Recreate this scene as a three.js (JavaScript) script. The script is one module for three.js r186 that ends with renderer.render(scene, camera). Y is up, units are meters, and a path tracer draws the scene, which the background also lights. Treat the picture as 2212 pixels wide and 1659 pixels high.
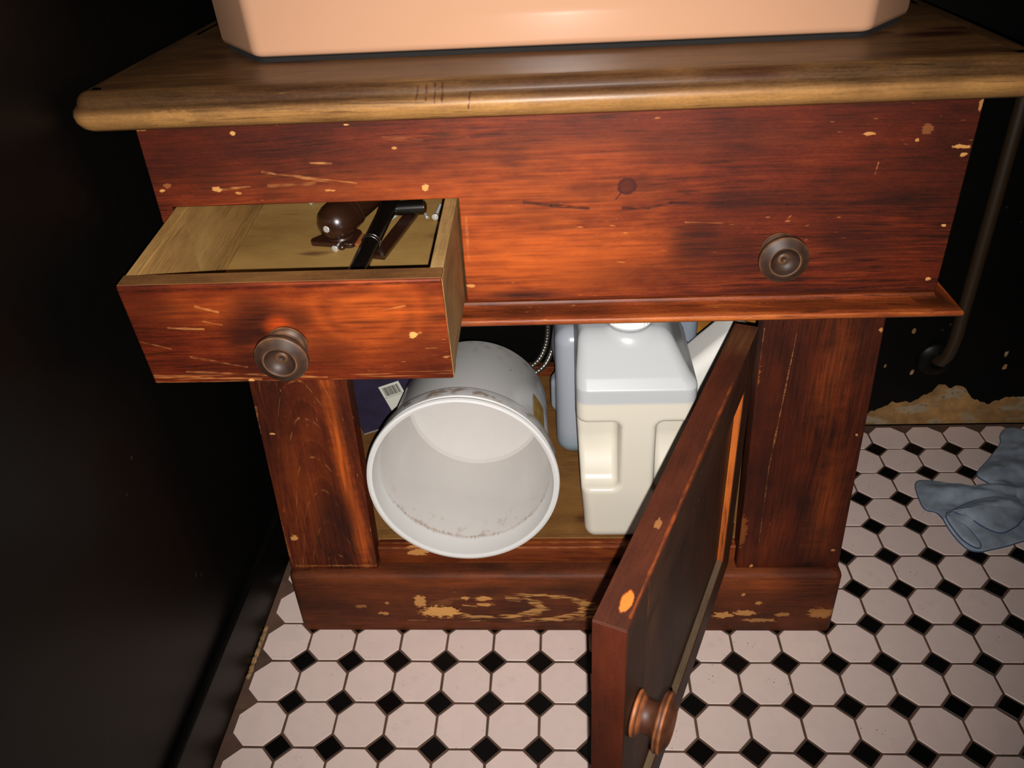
import * as THREE from 'three';
import { RoundedBoxGeometry } from 'three/addons/geometries/RoundedBoxGeometry.js';
import { ImprovedNoise } from 'three/addons/math/ImprovedNoise.js';
import { mergeGeometries, mergeVertices, toCreasedNormals } from 'three/addons/utils/BufferGeometryUtils.js';

// ---------------------------------------------------------------- camera, flash, exposure
const scene = new THREE.Scene();
scene.background = new THREE.Color(0x000000);
const camera = new THREE.PerspectiveCamera(49.64, 2212 / 1659, 0.05, 30);
camera.position.set(0.036, 0.8577, 0.6745);
camera.rotation.set(-0.5802, 0.0757, -0.0582, 'YXZ');
camera.updateMatrixWorld();

const renderer = new THREE.WebGLRenderer({ antialias: true });
renderer.toneMapping = THREE.LinearToneMapping;
renderer.toneMappingExposure = 1.0;
renderer.shadowMap.enabled = true;
renderer.shadowMap.type = THREE.PCFSoftShadowMap;

// the phone's flash, a hand's breadth from nothing: 8 mm right of and 12 mm below the lens
const flash = new THREE.SpotLight(new THREE.Color(1.0, 0.955, 0.91), 4.2, 0, 0.84, 1.0, 2);
flash.name = 'camera_flash';
flash.position.copy(new THREE.Vector3(0.008, -0.012, 0).applyMatrix4(camera.matrixWorld));
flash.target.position.copy(new THREE.Vector3(0.0, 0.07, -1).applyMatrix4(camera.matrixWorld));
flash.castShadow = true;
flash.shadow.mapSize.set(2048, 2048);
flash.shadow.radius = 0.12;
flash.shadow.bias = -0.0004;
scene.add(flash, flash.target);

// ---------------------------------------------------------------- helpers
function rng(seed) { let s = seed >>> 0; return () => { s = (s + 0x6D2B79F5) >>> 0; let t = s; t = Math.imul(t ^ (t >>> 15), t | 1); t ^= t + Math.imul(t ^ (t >>> 7), t | 61); return ((t ^ (t >>> 14)) >>> 0) / 4294967296; }; }
const perlin = new ImprovedNoise();
const n3 = (x, y, z) => perlin.noise(x, y, z);
const fbm = (x, y, z, o = 3) => { let s = 0, a = 0.5, f = 1; for (let i = 0; i < o; i++) { s += a * n3(x * f, y * f, z + i * 7.3); a *= 0.5; f *= 2.03; } return s; };
const clamp = THREE.MathUtils.clamp, sstep = (x, a, b) => { const t = Math.min(1, Math.max(0, (x - a) / (b - a))); return t * t * (3 - 2 * t); }, lerp = THREE.MathUtils.lerp;
const crease = (g, a) => { g.scale(1000, 1000, 1000); const q = toCreasedNormals(g, a); return q.scale(0.001, 0.001, 0.001); }; // toCreasedNormals welds points closer than a hundredth of a unit
const used = {};
function numbered(name) { const n = used[name] = (used[name] ?? -1) + 1; return n ? `${name}_${String(n).padStart(3, '0')}` : name; }
function tag(o, label, category, group) { o.userData.label = label; o.userData.category = category; if (group) o.userData.group = group; return o; }
function shade(o) { o.traverse((m) => { if (m.isMesh) { m.castShadow = true; m.receiveShadow = true; } }); return o; }
function thing(name, label, category, pos = [0, 0, 0], group) { const g = new THREE.Group(); g.name = numbered(name); g.position.set(...pos); tag(g, label, category, group); scene.add(g); return g; }
function part(name, geo, mat, parent, label) { const m = new THREE.Mesh(geo, mat); m.name = name; m.castShadow = m.receiveShadow = true; if (label) m.userData.label = label; parent.add(m); return m; }
function struct(name, geo, mat) { const m = part(name, geo, mat, scene); m.userData.kind = 'structure'; return m; }
const box = (w, h, d, x, y, z) => new THREE.BoxGeometry(w, h, d).translate(x, y, z);

// planar uv in metres by face direction; [x0,y0,W,H] is the patch the texture covers
function uvBox(geo, x0 = 0, y0 = 0, W = 1, H = 1, swapTop = false) {
  const g = geo.index ? geo.toNonIndexed() : geo, p = g.attributes.position, uv = new Float32Array(p.count * 2);
  const a = new THREE.Vector3(), b = new THREE.Vector3(), c = new THREE.Vector3(), n = new THREE.Vector3();
  for (let i = 0; i < p.count; i += 3) {
    a.fromBufferAttribute(p, i); b.fromBufferAttribute(p, i + 1); c.fromBufferAttribute(p, i + 2);
    n.subVectors(b, a).cross(c.clone().sub(a)); const ax = Math.abs(n.x), ay = Math.abs(n.y), az = Math.abs(n.z);
    [a, b, c].forEach((v, k) => {
      let U, V;
      if (az >= ax && az >= ay) { U = v.x; V = v.y; } else if (ax >= ay) { U = v.z + x0; V = v.y; } else if (swapTop) { U = v.z + x0; V = v.x; } else { U = v.x; V = -v.z + y0 + 0.37; }
      uv[(i + k) * 2] = (U - x0) / W; uv[(i + k) * 2 + 1] = (V - y0) / H;
    });
  }
  g.setAttribute('uv', new THREE.BufferAttribute(uv, 2));
  return g;
}
// a board with slightly eased edges between two corners
function board(x0, x1, y0, y1, z0, z1, r = 0.0012) {
  return new RoundedBoxGeometry(x1 - x0, y1 - y0, z1 - z0, 1, r).translate((x0 + x1) / 2, (y0 + y1) / 2, (z0 + z1) / 2);
}
// outline in plan (x, z), counter-clockwise seen from above when walked right along the front; corners rounded by r0
function outline(poly, r0, seg = 5) { // seg 0: mitred corners
  const out = [], N = poly.length;
  for (let i = 0; i < N; i++) {
    const p = new THREE.Vector2(...poly[i]), a = new THREE.Vector2(...poly[(i + N - 1) % N]), b = new THREE.Vector2(...poly[(i + 1) % N]);
    const d0 = p.clone().sub(a).normalize(), d1 = b.clone().sub(p).normalize(), n0 = new THREE.Vector2(-d0.y, d0.x), n1 = new THREE.Vector2(-d1.y, d1.x);
    if (!seg) { const m = n0.clone().add(n1).normalize(), k = 1 / m.dot(n0); for (const n of [n0, n1]) out.push({ x: p.x, z: p.y, nx: m.x * k, nz: m.y * k, front: n.y }); continue; }
    const t0 = Math.atan2(n0.y, n0.x); let t1 = Math.atan2(n1.y, n1.x); while (t1 > t0 + Math.PI) t1 -= 2 * Math.PI; while (t1 < t0 - Math.PI) t1 += 2 * Math.PI;
    const bis = n0.clone().add(n1).normalize(), c = p.clone().sub(bis.clone().multiplyScalar(r0 / Math.max(0.2, bis.dot(n0))));
    for (let k = 0; k <= seg; k++) { const t = lerp(t0, t1, k / seg), n = new THREE.Vector2(Math.cos(t), Math.sin(t)); out.push({ x: c.x + n.x * r0, z: c.y + n.y * r0, nx: n.x, nz: n.y }); }
  }
  return out;
}
// rectangle outline starting back-left, so that the front edge runs left to right
const rect = (x0, x1, zb, zf) => [[x0, zb], [x0, zf], [x1, zf], [x1, zb]];
// sweeps a profile [[outset, y], ...] round an outline; uv = (run along the outline starting so that the front has u = x, run along the profile)
function ringLoft(out, prof, { capTop = true, capBottom = true, sharp = 0.6, W = 1, H = 1, u0 = 0, v0 = 0 } = {}) {
  const geos = [], pos = [], uv = [], idx = [], N = out.length, run = [0]; let s = 0;
  for (let i = 1; i <= N; i++) { const a = out[i - 1], b = out[i % N]; run.push(run[i - 1] + Math.hypot(b.x - a.x, b.z - a.z)); }
  let k0 = 0; out.forEach((p, i) => { if ((p.front ?? p.nz) > 0.99 && ((out[k0].front ?? out[k0].nz) <= 0.99)) k0 = i; });
  const off = out[k0].x - run[k0];
  prof.forEach((q, j) => {
    if (j) s += Math.hypot(q[0] - prof[j - 1][0], q[1] - prof[j - 1][1]);
    for (let i = 0; i <= N; i++) { const p = out[i % N]; pos.push(p.x + p.nx * q[0], q[1], p.z + p.nz * q[0]); uv.push((run[i] + off - u0) / W, (s + v0) / H); }
  });
  for (let j = 0; j + 1 < prof.length; j++) for (let i = 0; i < N; i++) { const a = j * (N + 1) + i, b = a + 1, c = a + N + 1, d = c + 1; idx.push(a, b, d, a, d, c); }
  const g = new THREE.BufferGeometry(); g.setAttribute('position', new THREE.Float32BufferAttribute(pos, 3)); g.setAttribute('uv', new THREE.Float32BufferAttribute(uv, 2)); g.setIndex(idx);
  geos.push(g.toNonIndexed());
  const cap = (j, up) => {
    const q = prof[j], pts = out.map((p) => new THREE.Vector2(p.x + p.nx * q[0], p.z + p.nz * q[0])), f = THREE.ShapeUtils.triangulateShape(pts, []), P = [], U = [], sv = up ? s : 0;
    const zf = Math.max(...pts.map((p) => p.y));
    for (const t of f) {
      const [a, b, c] = t.map((i) => pts[i]), area = (b.x - a.x) * (c.y - a.y) - (b.y - a.y) * (c.x - a.x), o = (area > 0) === up ? [a, c, b] : [a, b, c];
      for (const v of o) { P.push(v.x, q[1], v.y); U.push((v.x - u0) / W, (sv + v0 + (zf - v.y)) / H); }
    }
    const h = new THREE.BufferGeometry(); h.setAttribute('position', new THREE.Float32BufferAttribute(P, 3)); h.setAttribute('uv', new THREE.Float32BufferAttribute(U, 2)); geos.push(h);
  };
  if (capTop) cap(prof.length - 1, true); if (capBottom) cap(0, false);
  return crease(mergeGeometries(geos), sharp);
}
// meshes the zero level of a distance field (naive surface nets), with the field's own normals
function netMesh(f, lo, hi, cell, colour) {
  const n = [0, 1, 2].map((i) => Math.ceil((hi[i] - lo[i]) / cell) + 1), [nx, ny, nz] = n, F = new Float32Array(nx * ny * nz), id = new Int32Array(nx * ny * nz).fill(-1);
  const at = (i, j, k) => i + nx * (j + ny * k), pos = [], idx = [];
  for (let k = 0; k < nz; k++) for (let j = 0; j < ny; j++) for (let i = 0; i < nx; i++) F[at(i, j, k)] = f(lo[0] + i * cell, lo[1] + j * cell, lo[2] + k * cell);
  const E = [[0, 1], [0, 2], [0, 4], [1, 3], [1, 5], [2, 3], [2, 6], [3, 7], [4, 5], [4, 6], [5, 7], [6, 7]];
  for (let k = 0; k < nz - 1; k++) for (let j = 0; j < ny - 1; j++) for (let i = 0; i < nx - 1; i++) {
    const v = []; let m = 0; for (let c = 0; c < 8; c++) { v[c] = F[at(i + (c & 1), j + ((c >> 1) & 1), k + (c >> 2))]; if (v[c] < 0) m |= 1 << c; }
    if (m === 0 || m === 255) continue;
    let x = 0, y = 0, z = 0, q = 0;
    for (const [a, b] of E) { if ((v[a] < 0) === (v[b] < 0)) continue; const t = v[a] / (v[a] - v[b]); x += lerp(a & 1, b & 1, t); y += lerp((a >> 1) & 1, (b >> 1) & 1, t); z += lerp(a >> 2, b >> 2, t); q++; }
    id[at(i, j, k)] = pos.length / 3; pos.push(lo[0] + (i + x / q) * cell, lo[1] + (j + y / q) * cell, lo[2] + (k + z / q) * cell);
  }
  const quad = (a, b, c, d, flip) => { if (a < 0 || b < 0 || c < 0 || d < 0) return; if (flip) idx.push(a, c, b, a, d, c); else idx.push(a, b, c, a, c, d); };
  for (let k = 1; k < nz - 1; k++) for (let j = 1; j < ny - 1; j++) for (let i = 1; i < nx - 1; i++) {
    const s = F[at(i, j, k)] < 0;
    if (s !== F[at(i + 1, j, k)] < 0) quad(id[at(i, j - 1, k - 1)], id[at(i, j, k - 1)], id[at(i, j, k)], id[at(i, j - 1, k)], !s);
    if (s !== F[at(i, j + 1, k)] < 0) quad(id[at(i - 1, j, k - 1)], id[at(i - 1, j, k)], id[at(i, j, k)], id[at(i, j, k - 1)], !s);
    if (s !== F[at(i, j, k + 1)] < 0) quad(id[at(i - 1, j - 1, k)], id[at(i, j - 1, k)], id[at(i, j, k)], id[at(i - 1, j, k)], !s);
  }
  const nor = [], col = [], e = cell * 0.4, c = new THREE.Color();
  for (let i = 0; i < pos.length; i += 3) {
    const [x, y, z] = [pos[i], pos[i + 1], pos[i + 2]], g = new THREE.Vector3(f(x + e, y, z) - f(x - e, y, z), f(x, y + e, z) - f(x, y - e, z), f(x, y, z + e) - f(x, y, z - e)).normalize();
    nor.push(g.x, g.y, g.z); if (colour) { colour(x, y, z, c); col.push(c.r, c.g, c.b); }
  }
  const g = new THREE.BufferGeometry(); g.setAttribute('position', new THREE.Float32BufferAttribute(pos, 3)); g.setAttribute('normal', new THREE.Float32BufferAttribute(nor, 3));
  if (colour) g.setAttribute('color', new THREE.Float32BufferAttribute(col, 3));
  g.setIndex(idx); return g;
}
const smax = (a, b, k) => { const h = clamp(0.5 + 0.5 * (a - b) / k, 0, 1); return lerp(b, a, h) + k * h * (1 - h); };
const smin = (a, b, k) => -smax(-a, -b, k);
const sdBox = (x, y, z, hx, hy, hz, r) => { const qx = Math.abs(x) - hx + r, qy = Math.abs(y) - hy + r, qz = Math.abs(z) - hz + r; return Math.hypot(Math.max(qx, 0), Math.max(qy, 0), Math.max(qz, 0)) + Math.min(Math.max(qx, qy, qz), 0) - r; };
function tube(pts, r, seg = 24, rad = 10, closed = false) { return new THREE.TubeGeometry(new THREE.CatmullRomCurve3(pts.map((p) => new THREE.Vector3(...p))), seg, r, rad, closed); }
function lathe(prof, seg = 48) { return new THREE.LatheGeometry(prof.map((p) => new THREE.Vector2(p[0], p[1])), seg); }

// ---------------------------------------------------------------- procedural wood
const TAN = [206, 150, 84], DRK = [40, 14, 8], ORG = [196, 92, 30], ORR = [186, 66, 16], KNT = [66, 22, 12], TND = [132, 74, 32], CHIP = [204, 106, 42];
function toTex(data, w, h, srgb = true) { const t = new THREE.DataTexture(data, w, h, THREE.RGBAFormat); t.wrapS = t.wrapT = THREE.RepeatWrapping; t.magFilter = THREE.LinearFilter; t.minFilter = THREE.LinearMipmapLinearFilter; t.generateMipmaps = true; if (srgb) t.colorSpace = THREE.SRGBColorSpace; t.needsUpdate = true; return t; }
// W x H metres; grain runs along x (or y when vertical). o: pal = [light, mid, dark], feat, flecks, streak, blot
function wood(W, H, ppm, seed, o) {
  const w = Math.min(2048, Math.round(W * ppm)), h = Math.min(2048, Math.round(H * ppm)), d = new Uint8Array(w * h * 4), sx = w / W, sy = h / H;
  const { pal, vertical = false, feat = [], flecks = 0.5, streak = 1, blot = 1, bands, worn } = o, [A, B, D] = pal, z = seed * 3.17, px = new Float32Array(w * h * 3);
  for (let j = 0; j < h; j++) for (let i = 0; i < w; i++) {
    const X = i / sx, Y = j / sy, a = vertical ? Y : X, c = vertical ? X : Y;
    const cw = c + 0.008 * n3(a * 3.1, c * 9, z) + 0.0018 * n3(a * 11, c * 34, z + 5);
    const broad = fbm(a * 2.2, cw * 16, z + 1, 3), s1 = n3(a * 4.5, cw * 105, z + 2), s2 = n3(a * 16, cw * 420, z + 3), s3 = n3(a * 42, cw * 900, z + 4), bl = fbm(a * 6, c * 9, z + 6, 3);
    const mot = fbm(a * 24, c * 46, z + 12, 3), calm = 0.45 + 0.9 * sstep(fbm(a * 3, c * 7, z + 14, 2), -0.15, 0.25);
    let t = 0.5 + 0.42 * broad * blot + calm * streak * (0.11 * s1 + 0.22 * s2 + 0.2 * s3) + 0.5 * bl * blot + 0.34 * mot * blot + 0.10 * n3(a * 300, c * 700, z + 15);
    if (bands) t += bands(X, Y);
    t = clamp(t, 0, 1.15);
    const k = (j * w + i) * 3;
    for (let q = 0; q < 3; q++) px[k + q] = t < 0.5 ? lerp(D[q], B[q], t * 2) : lerp(B[q], A[q], t * 2 - 1);
    // dark pores
    const po = sstep(n3(a * 28, cw * 620, z + 8), 0.34, 0.6) * 0.34 * streak * calm; for (let q = 0; q < 3; q++) px[k + q] *= 1 - po;
    if (worn) { const m = worn(X, Y); if (m > 0) for (let q = 0; q < 3; q++) px[k + q] = lerp(px[k + q], TAN[q] * (0.86 + 0.3 * s2), m); }
    if (flecks) {
      const f = n3(a * 75, c * 430, z + 9) + 0.5 * n3(a * 11, c * 15, z + 10) + 0.3 * n3(a * 210, c * 900, z + 11), m = sstep(f, 0.98 - 0.34 * flecks, 1.2 - 0.34 * flecks) * 0.6;
      for (let q = 0; q < 3; q++) px[k + q] = lerp(px[k + q], TAN[q], m);
    }
  }
  const put = (i, j, col, al) => { const k = (j * w + i) * 3; for (let q = 0; q < 3; q++) px[k + q] = lerp(px[k + q], col[q], al); };
  for (const f of feat) {
    if (f[0] === 'b') {
      const [, x, y, rx, ry, col, al] = f, tight = col === TAN || col === KNT || col === TND || col === CHIP, R = tight ? 1.3 : 1.9;
      for (let j = Math.max(0, Math.floor((y - ry * R) * sy)); j < Math.min(h, (y + ry * R) * sy); j++) for (let i = Math.max(0, Math.floor((x - rx * R) * sx)); i < Math.min(w, (x + rx * R) * sx); i++) {
        const X = i / sx, Y = j / sy, q = Math.hypot((X - x) / rx, (Y - y) / ry) + (col === KNT || col === CHIP ? 0.3 : tight ? 1.0 : 0.55) * fbm(X * (tight ? 170 : 45), Y * (tight ? 420 : 110), z + 20, 3);
        let m = tight ? 1 - sstep(q, 0.82, 1.02) : 1 - sstep(q, 0.15, 1.7);
        if (!tight) m *= 0.8 + 0.5 * (vertical ? n3(Y * 20, X * 380, z + 22) : n3(X * 20, Y * 380, z + 22));
        if (col === KNT) m *= 0.75 + 0.6 * sstep(q, 0.55, 0.85);
        if (m > 0) put(i, j, col, clamp(m, 0, 1) * al);
      }
    } else {
      const [, x0, y0, x1, y1, wd, col, al] = f, hw = wd / 2, L = Math.hypot(x1 - x0, y1 - y0), dx = (x1 - x0) / L, dy = (y1 - y0) / L, m = hw * 2.2 + 0.002;
      for (let j = Math.max(0, Math.floor((Math.min(y0, y1) - m) * sy)); j < Math.min(h, (Math.max(y0, y1) + m) * sy); j++) for (let i = Math.max(0, Math.floor((Math.min(x0, x1) - m) * sx)); i < Math.min(w, (Math.max(x0, x1) + m) * sx); i++) {
        const X = i / sx, Y = j / sy, s = (X - x0) * dx + (Y - y0) * dy, e = Math.max(-s, s - L, 0), q = Math.hypot(Math.abs((X - x0) * dy - (Y - y0) * dx) + 0.0011 * n3(X * 60, Y * 60, z + 30), e);
        const v = (1 - sstep(q, hw * 0.6, hw * 1.15 + 0.0003)) * (0.75 + 0.9 * n3(X * 130, Y * 400, z + 31));
        if (v > 0) put(i, j, col, clamp(v, 0, 1) * al * 0.8);
      }
    }
  }
  for (let k = 0; k < w * h; k++) { d[k * 4] = clamp(px[k * 3], 0, 255); d[k * 4 + 1] = clamp(px[k * 3 + 1], 0, 255); d[k * 4 + 2] = clamp(px[k * 3 + 2], 0, 255); d[k * 4 + 3] = 255; }
  return toTex(d, w, h);
}
function woodMat(map, rough = 0.5, extra = {}) { return new THREE.MeshPhysicalMaterial({ map, bumpMap: map, bumpScale: 0.0006, roughness: rough + 0.04, specularIntensity: 0.45, ...extra }); }
// mottled plain surfaces: base colour with fine and coarse noise and optional spots
function mottle(W, H, ppm, seed, base, amp, spots) {
  const w = Math.round(W * ppm), h = Math.round(H * ppm), d = new Uint8Array(w * h * 4);
  for (let j = 0; j < h; j++) for (let i = 0; i < w; i++) {
    const x = i / ppm, y = j / ppm, t = fbm(x * 9, y * 9, seed, 3) + 0.6 * fbm(x * 60, y * 60, seed + 9, 2), c = spots ? spots(x, y, t) : null, k = (j * w + i) * 4;
    for (let q = 0; q < 3; q++) { let v = base[q] * (1 + amp * t); if (c) v = lerp(v, c[q], c[3]); d[k + q] = clamp(v, 0, 255); }
    d[k + 3] = 255;
  }
  return toTex(d, w, h);
}
// ---------------------------------------------------------------- room shell
const ZB = -0.485, XL = -0.376, XR = 1.45, ZF = 1.9, YC = 2.4;
const RED = [[128, 55, 20], [86, 28, 10], [40, 13, 6]], REDDARK = [[108, 46, 17], [74, 27, 10], [34, 13, 7]], RAW = [[176, 138, 82], [150, 112, 62], [104, 74, 38]], WORN = [[152, 110, 62], [100, 69, 39], [54, 36, 21]], BROWN = [[92, 56, 32], [66, 38, 21], [32, 18, 11]];

const blackMap = mottle(0.6, 0.6, 700, 4, [9, 8, 7], 0.4, (x, y, t) => { const m = sstep(n3(x * 120, y * 90, 3) + 0.8 * n3(x * 14, y * 9, 8), 0.98, 1.15); return m > 0 ? [70, 62, 52, m * 0.6] : null; });
const blackPaint = new THREE.MeshPhysicalMaterial({ map: blackMap, roughness: 0.4, bumpMap: blackMap, bumpScale: 0.0003, specularIntensity: 0.35 });
const plasterMap = mottle(0.5, 0.25, 1400, 12, [138, 102, 60], 0.55, (x, y, t) => { const m = sstep(fbm(x * 22, y * 40, 31, 3), 0.02, 0.24), s = sstep(n3(x * 160, y * 120, 5), 0.35, 0.6) * 0.6; return [lerp(150, 74, s), lerp(138, 50, s), lerp(118, 30, s), Math.max(m * 0.75, s * 0.6)]; });
const plaster = new THREE.MeshStandardMaterial({ map: plasterMap, bumpMap: plasterMap, bumpScale: 0.003, roughness: 0.95 });
const uvPaint = (g) => uvBox(g, 0, 0, 0.6, 0.6);
struct('wall_left', uvPaint(box(0.12, YC, ZF - ZB + 0.24, XL - 0.06, YC / 2, (ZF + ZB) / 2)), blackPaint);
struct('wall_right', uvPaint(box(0.12, YC, ZF - ZB + 0.24, XR + 0.06, YC / 2, (ZF + ZB) / 2)), blackPaint);
struct('wall_front', uvPaint(box(XR - XL, YC, 0.12, (XR + XL) / 2, YC / 2, ZF + 0.06)), blackPaint);
struct('ceiling', uvPaint(box(XR - XL + 0.24, 0.12, ZF - ZB + 0.24, (XR + XL) / 2, YC + 0.06, (ZF + ZB) / 2)), blackPaint);
struct('baseboard_left', uvPaint(board(XL, -0.3655, -0.001, 0.085, ZB, ZF, 0.004)), blackPaint);
{ // back wall: plaster, with a skin of black paint that has peeled away along the floor
  const wall = struct('wall_back', uvBox(box(XR - XL, YC, 0.12, (XR + XL) / 2, YC / 2, ZB - 0.062), 0, 0, 0.5, 0.25), plaster);
  const edge = [[0.5, 0.004], [0.53, 0.012], [0.548, 0.028], [0.562, 0.033], [0.578, 0.046], [0.592, 0.05], [0.605, 0.046], [0.618, 0.055], [0.63, 0.058], [0.641, 0.075], [0.655, 0.081], [0.669, 0.074], [0.684, 0.08], [0.694, 0.066], [0.703, 0.054], [0.716, 0.048], [0.735, 0.042], [0.748, 0.048], [0.762, 0.053], [0.785, 0.055], [0.81, 0.049], [0.85, 0.058], [0.9, 0.04], [0.96, 0.052], [1.05, 0.03], [1.2, 0.045], [XR, 0.03]];
  const s = new THREE.Shape(); s.moveTo(XL, 0);
  let [px, py] = [XL, 0];
  for (const [x, y] of edge) { const n = Math.max(1, Math.round((x - px) / 0.0035)); for (let i = 1; i <= (x > 0.52 ? n : 1); i++) { const t = i / (x > 0.52 ? n : 1); s.lineTo(lerp(px, x, t), Math.max(0.0005, lerp(py, y, t) + (x > 0.52 ? 0.006 * n3(lerp(px, x, t) * 130, 0.4, 2) + 0.003 * n3(lerp(px, x, t) * 420, 2, 7) : 0))); } px = x; py = y; }
  s.lineTo(XR, YC); s.lineTo(XL, YC);
  const chip = (x, y, r, k) => { const h = new THREE.Path(); for (let i = 0; i < 11; i++) { const a = -i / 11 * 2 * Math.PI, q = r * (0.7 + 0.75 * Math.abs(n3(i * 0.9, k * 3.1, 4))); const X = x + q * Math.cos(a) * 0.75, Y = y + q * Math.sin(a) * 1.2; i ? h.lineTo(X, Y) : h.moveTo(X, Y); } s.holes.push(h); };
  [[0.585, 0.182, 0.006], [0.598, 0.105, 0.006], [0.553, 0.118, 0.004], [0.737, 0.136, 0.006], [0.741, 0.112, 0.006]].forEach((c, k) => chip(...c, k));
  const skin = part('paint_layer', uvPaint(new THREE.ExtrudeGeometry(s, { depth: 0.0022, bevelEnabled: false }).translate(0, 0, ZB - 0.0022)), blackPaint, wall, 'glossy black paint peeled off along the floor');
}
// floor: dark grout bed with white octagons and black square dots, each a tile of its own
const PT = 0.06;
{
  const groutMap = mottle(0.3, 0.3, 900, 21, [86, 62, 48], 0.35);
  const grout = new THREE.MeshStandardMaterial({ map: groutMap, roughness: 0.95, bumpMap: groutMap, bumpScale: 0.001 });
  const floor = new THREE.Group(); floor.name = 'floor'; floor.userData.kind = 'structure'; scene.add(floor);
  part('grout_bed', uvBox(box(XR - XL, 0.1, ZF - ZB, (XR + XL) / 2, -0.0512, (ZF + ZB) / 2), 0, 0, 0.3, 0.3), grout, floor);
  const R = rng(77), tileGeo = (pts, r) => {
    const s = new THREE.Shape(pts.map((p) => new THREE.Vector2(...p)));
    const g = new THREE.ExtrudeGeometry(s, { depth: 0.004, bevelEnabled: true, bevelThickness: 0.0007, bevelSize: 0.0007, bevelOffset: -0.0007, bevelSegments: 1, curveSegments: 1 }).rotateX(-Math.PI / 2).translate(0, -0.0047, 0);
    return uvBox(g, 0, 0, PT, PT, false);
  };
  const octs = [0, 1, 2, 3].map(() => { const K = 0.0405, h = 0.0286, j = () => (R() - 0.5) * 0.0006, p = []; for (const [x, y] of [[h, K - h], [K - h, h], [-(K - h), h], [-h, K - h], [-h, -(K - h)], [-(K - h), -h], [K - h, -h], [h, -(K - h)]]) p.push([x + j(), y + j()]); return tileGeo(p); });
  const dots = [0, 1, 2].map(() => { const q = 0.0158, j = () => (R() - 0.5) * 0.0006; return tileGeo([[q + j(), 0], [0, q + j()], [-q + j(), 0], [0, -q + j()]]); });
  const whites = [0, 1, 2, 3, 4, 5].map((i) => { const tex = mottle(PT, PT, 1900, 40 + i, [222, 199, 190], 0.04, (x, y, t) => {
    const spk = sstep(n3(x * 420 + i * 9, y * 420, i * 5.5), 0.66, 0.74) * sstep(n3(x * 60, y * 60, i * 2.2), 0.0, 0.3), sm = sstep(fbm(x * 70, y * 110, i * 4.1 + 2, 3), 0.24, 0.5) * (i === 1 ? 0.4 : 0.08);
    return spk > sm ? [70, 52, 44, spk * 0.85] : [150, 128, 112, sm]; });
    return new THREE.MeshPhysicalMaterial({ map: tex, roughness: 0.32 + 0.03 * i, color: new THREE.Color(1, 1, 1).multiplyScalar(1 - 0.02 * (i % 3)) }); });
  const blackTile = [0.0022, 0.003, 0.004].map((c) => new THREE.MeshPhysicalMaterial({ color: new THREE.Color(c, c * 0.9, c * 0.85), roughness: 0.35, specularIntensity: 0.4 }));
  const keep = (x, z) => !(x > -0.27 && x < 0.33 && z < -0.09 && z > -0.44);
  const inParts = (c, r) => c >= -1 && c <= 19 && r <= 4;
  let nw = 0, nb = 0; const restW = [], restB = [], M = new THREE.Matrix4();
  for (let r = -8; r < 31; r++) for (let c = -1; c < 30; c++) {
    const x = (c - 4.5) * PT, z = (r + 0.5) * PT;
    if (x + 0.03 < XR && keep(x, z)) {
      if (inParts(c, r)) {
        const m = part(numbered('octagon_tile'), octs[Math.floor(R() * 4)], whites[Math.floor(R() * 6)], floor); m.position.set(x, -0.0001 - R() * 0.0003, z); m.rotation.set((R() - 0.5) * 0.006, Math.floor(R() * 4) * Math.PI / 2, (R() - 0.5) * 0.006); nw++;
      } else restW.push([x, z]);
    }
    const X = (c - 5) * PT, Z = r * PT;
    if (c >= 0 && r > -8 && X + 0.02 < XR && keep(X, Z)) {
      if (inParts(c, r)) { const m = part(numbered('square_tile'), dots[Math.floor(R() * 3)], blackTile[Math.floor(R() * 3)], floor); m.position.set(X, -0.0002 - R() * 0.0003, Z); m.rotation.y = Math.floor(R() * 4) * Math.PI / 2 + (R() - 0.5) * 0.05; nb++; } else restB.push([X, Z]);
    }
  }
  for (const [list, geo, mat, name] of [[restW, octs[0], whites[0], 'more_octagon_tiles'], [restB, dots[0], blackTile[0], 'more_square_tiles']]) {
    const im = new THREE.InstancedMesh(geo, mat, list.length); list.forEach(([x, z], i) => im.setMatrixAt(i, M.makeTranslation(x, -0.0002, z)));
    im.name = name; im.userData.kind = 'stuff'; im.castShadow = im.receiveShadow = true; floor.add(im);
  }
  // ragged strip of old filler along the foot of the left wall
  const pts = [], N = 26; for (let i = 0; i <= N; i++) { const z = lerp(-0.05, 0.03, i / N); pts.push([-0.3625 + 0.0012 * n3(i * 0.6, 1, 2), 0.003 + 0.002 * n3(i * 0.5, 4, 9), z]); }
  const fg = tube(pts, 0.003, 60, 6); const fp = fg.attributes.position; for (let i = 0; i < fp.count; i++) fp.setXYZ(i, fp.getX(i) + 0.0012 * n3(fp.getX(i) * 500, fp.getY(i) * 400, fp.getZ(i) * 300), fp.getY(i) + 0.0014 * n3(fp.getZ(i) * 250, 3, fp.getY(i) * 300), fp.getZ(i)); fg.computeVertexNormals();
  const tr = struct('trim_1', fg, plaster); tr.userData.label = 'crumbling tan filler along the foot of the black wall';
}

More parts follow.
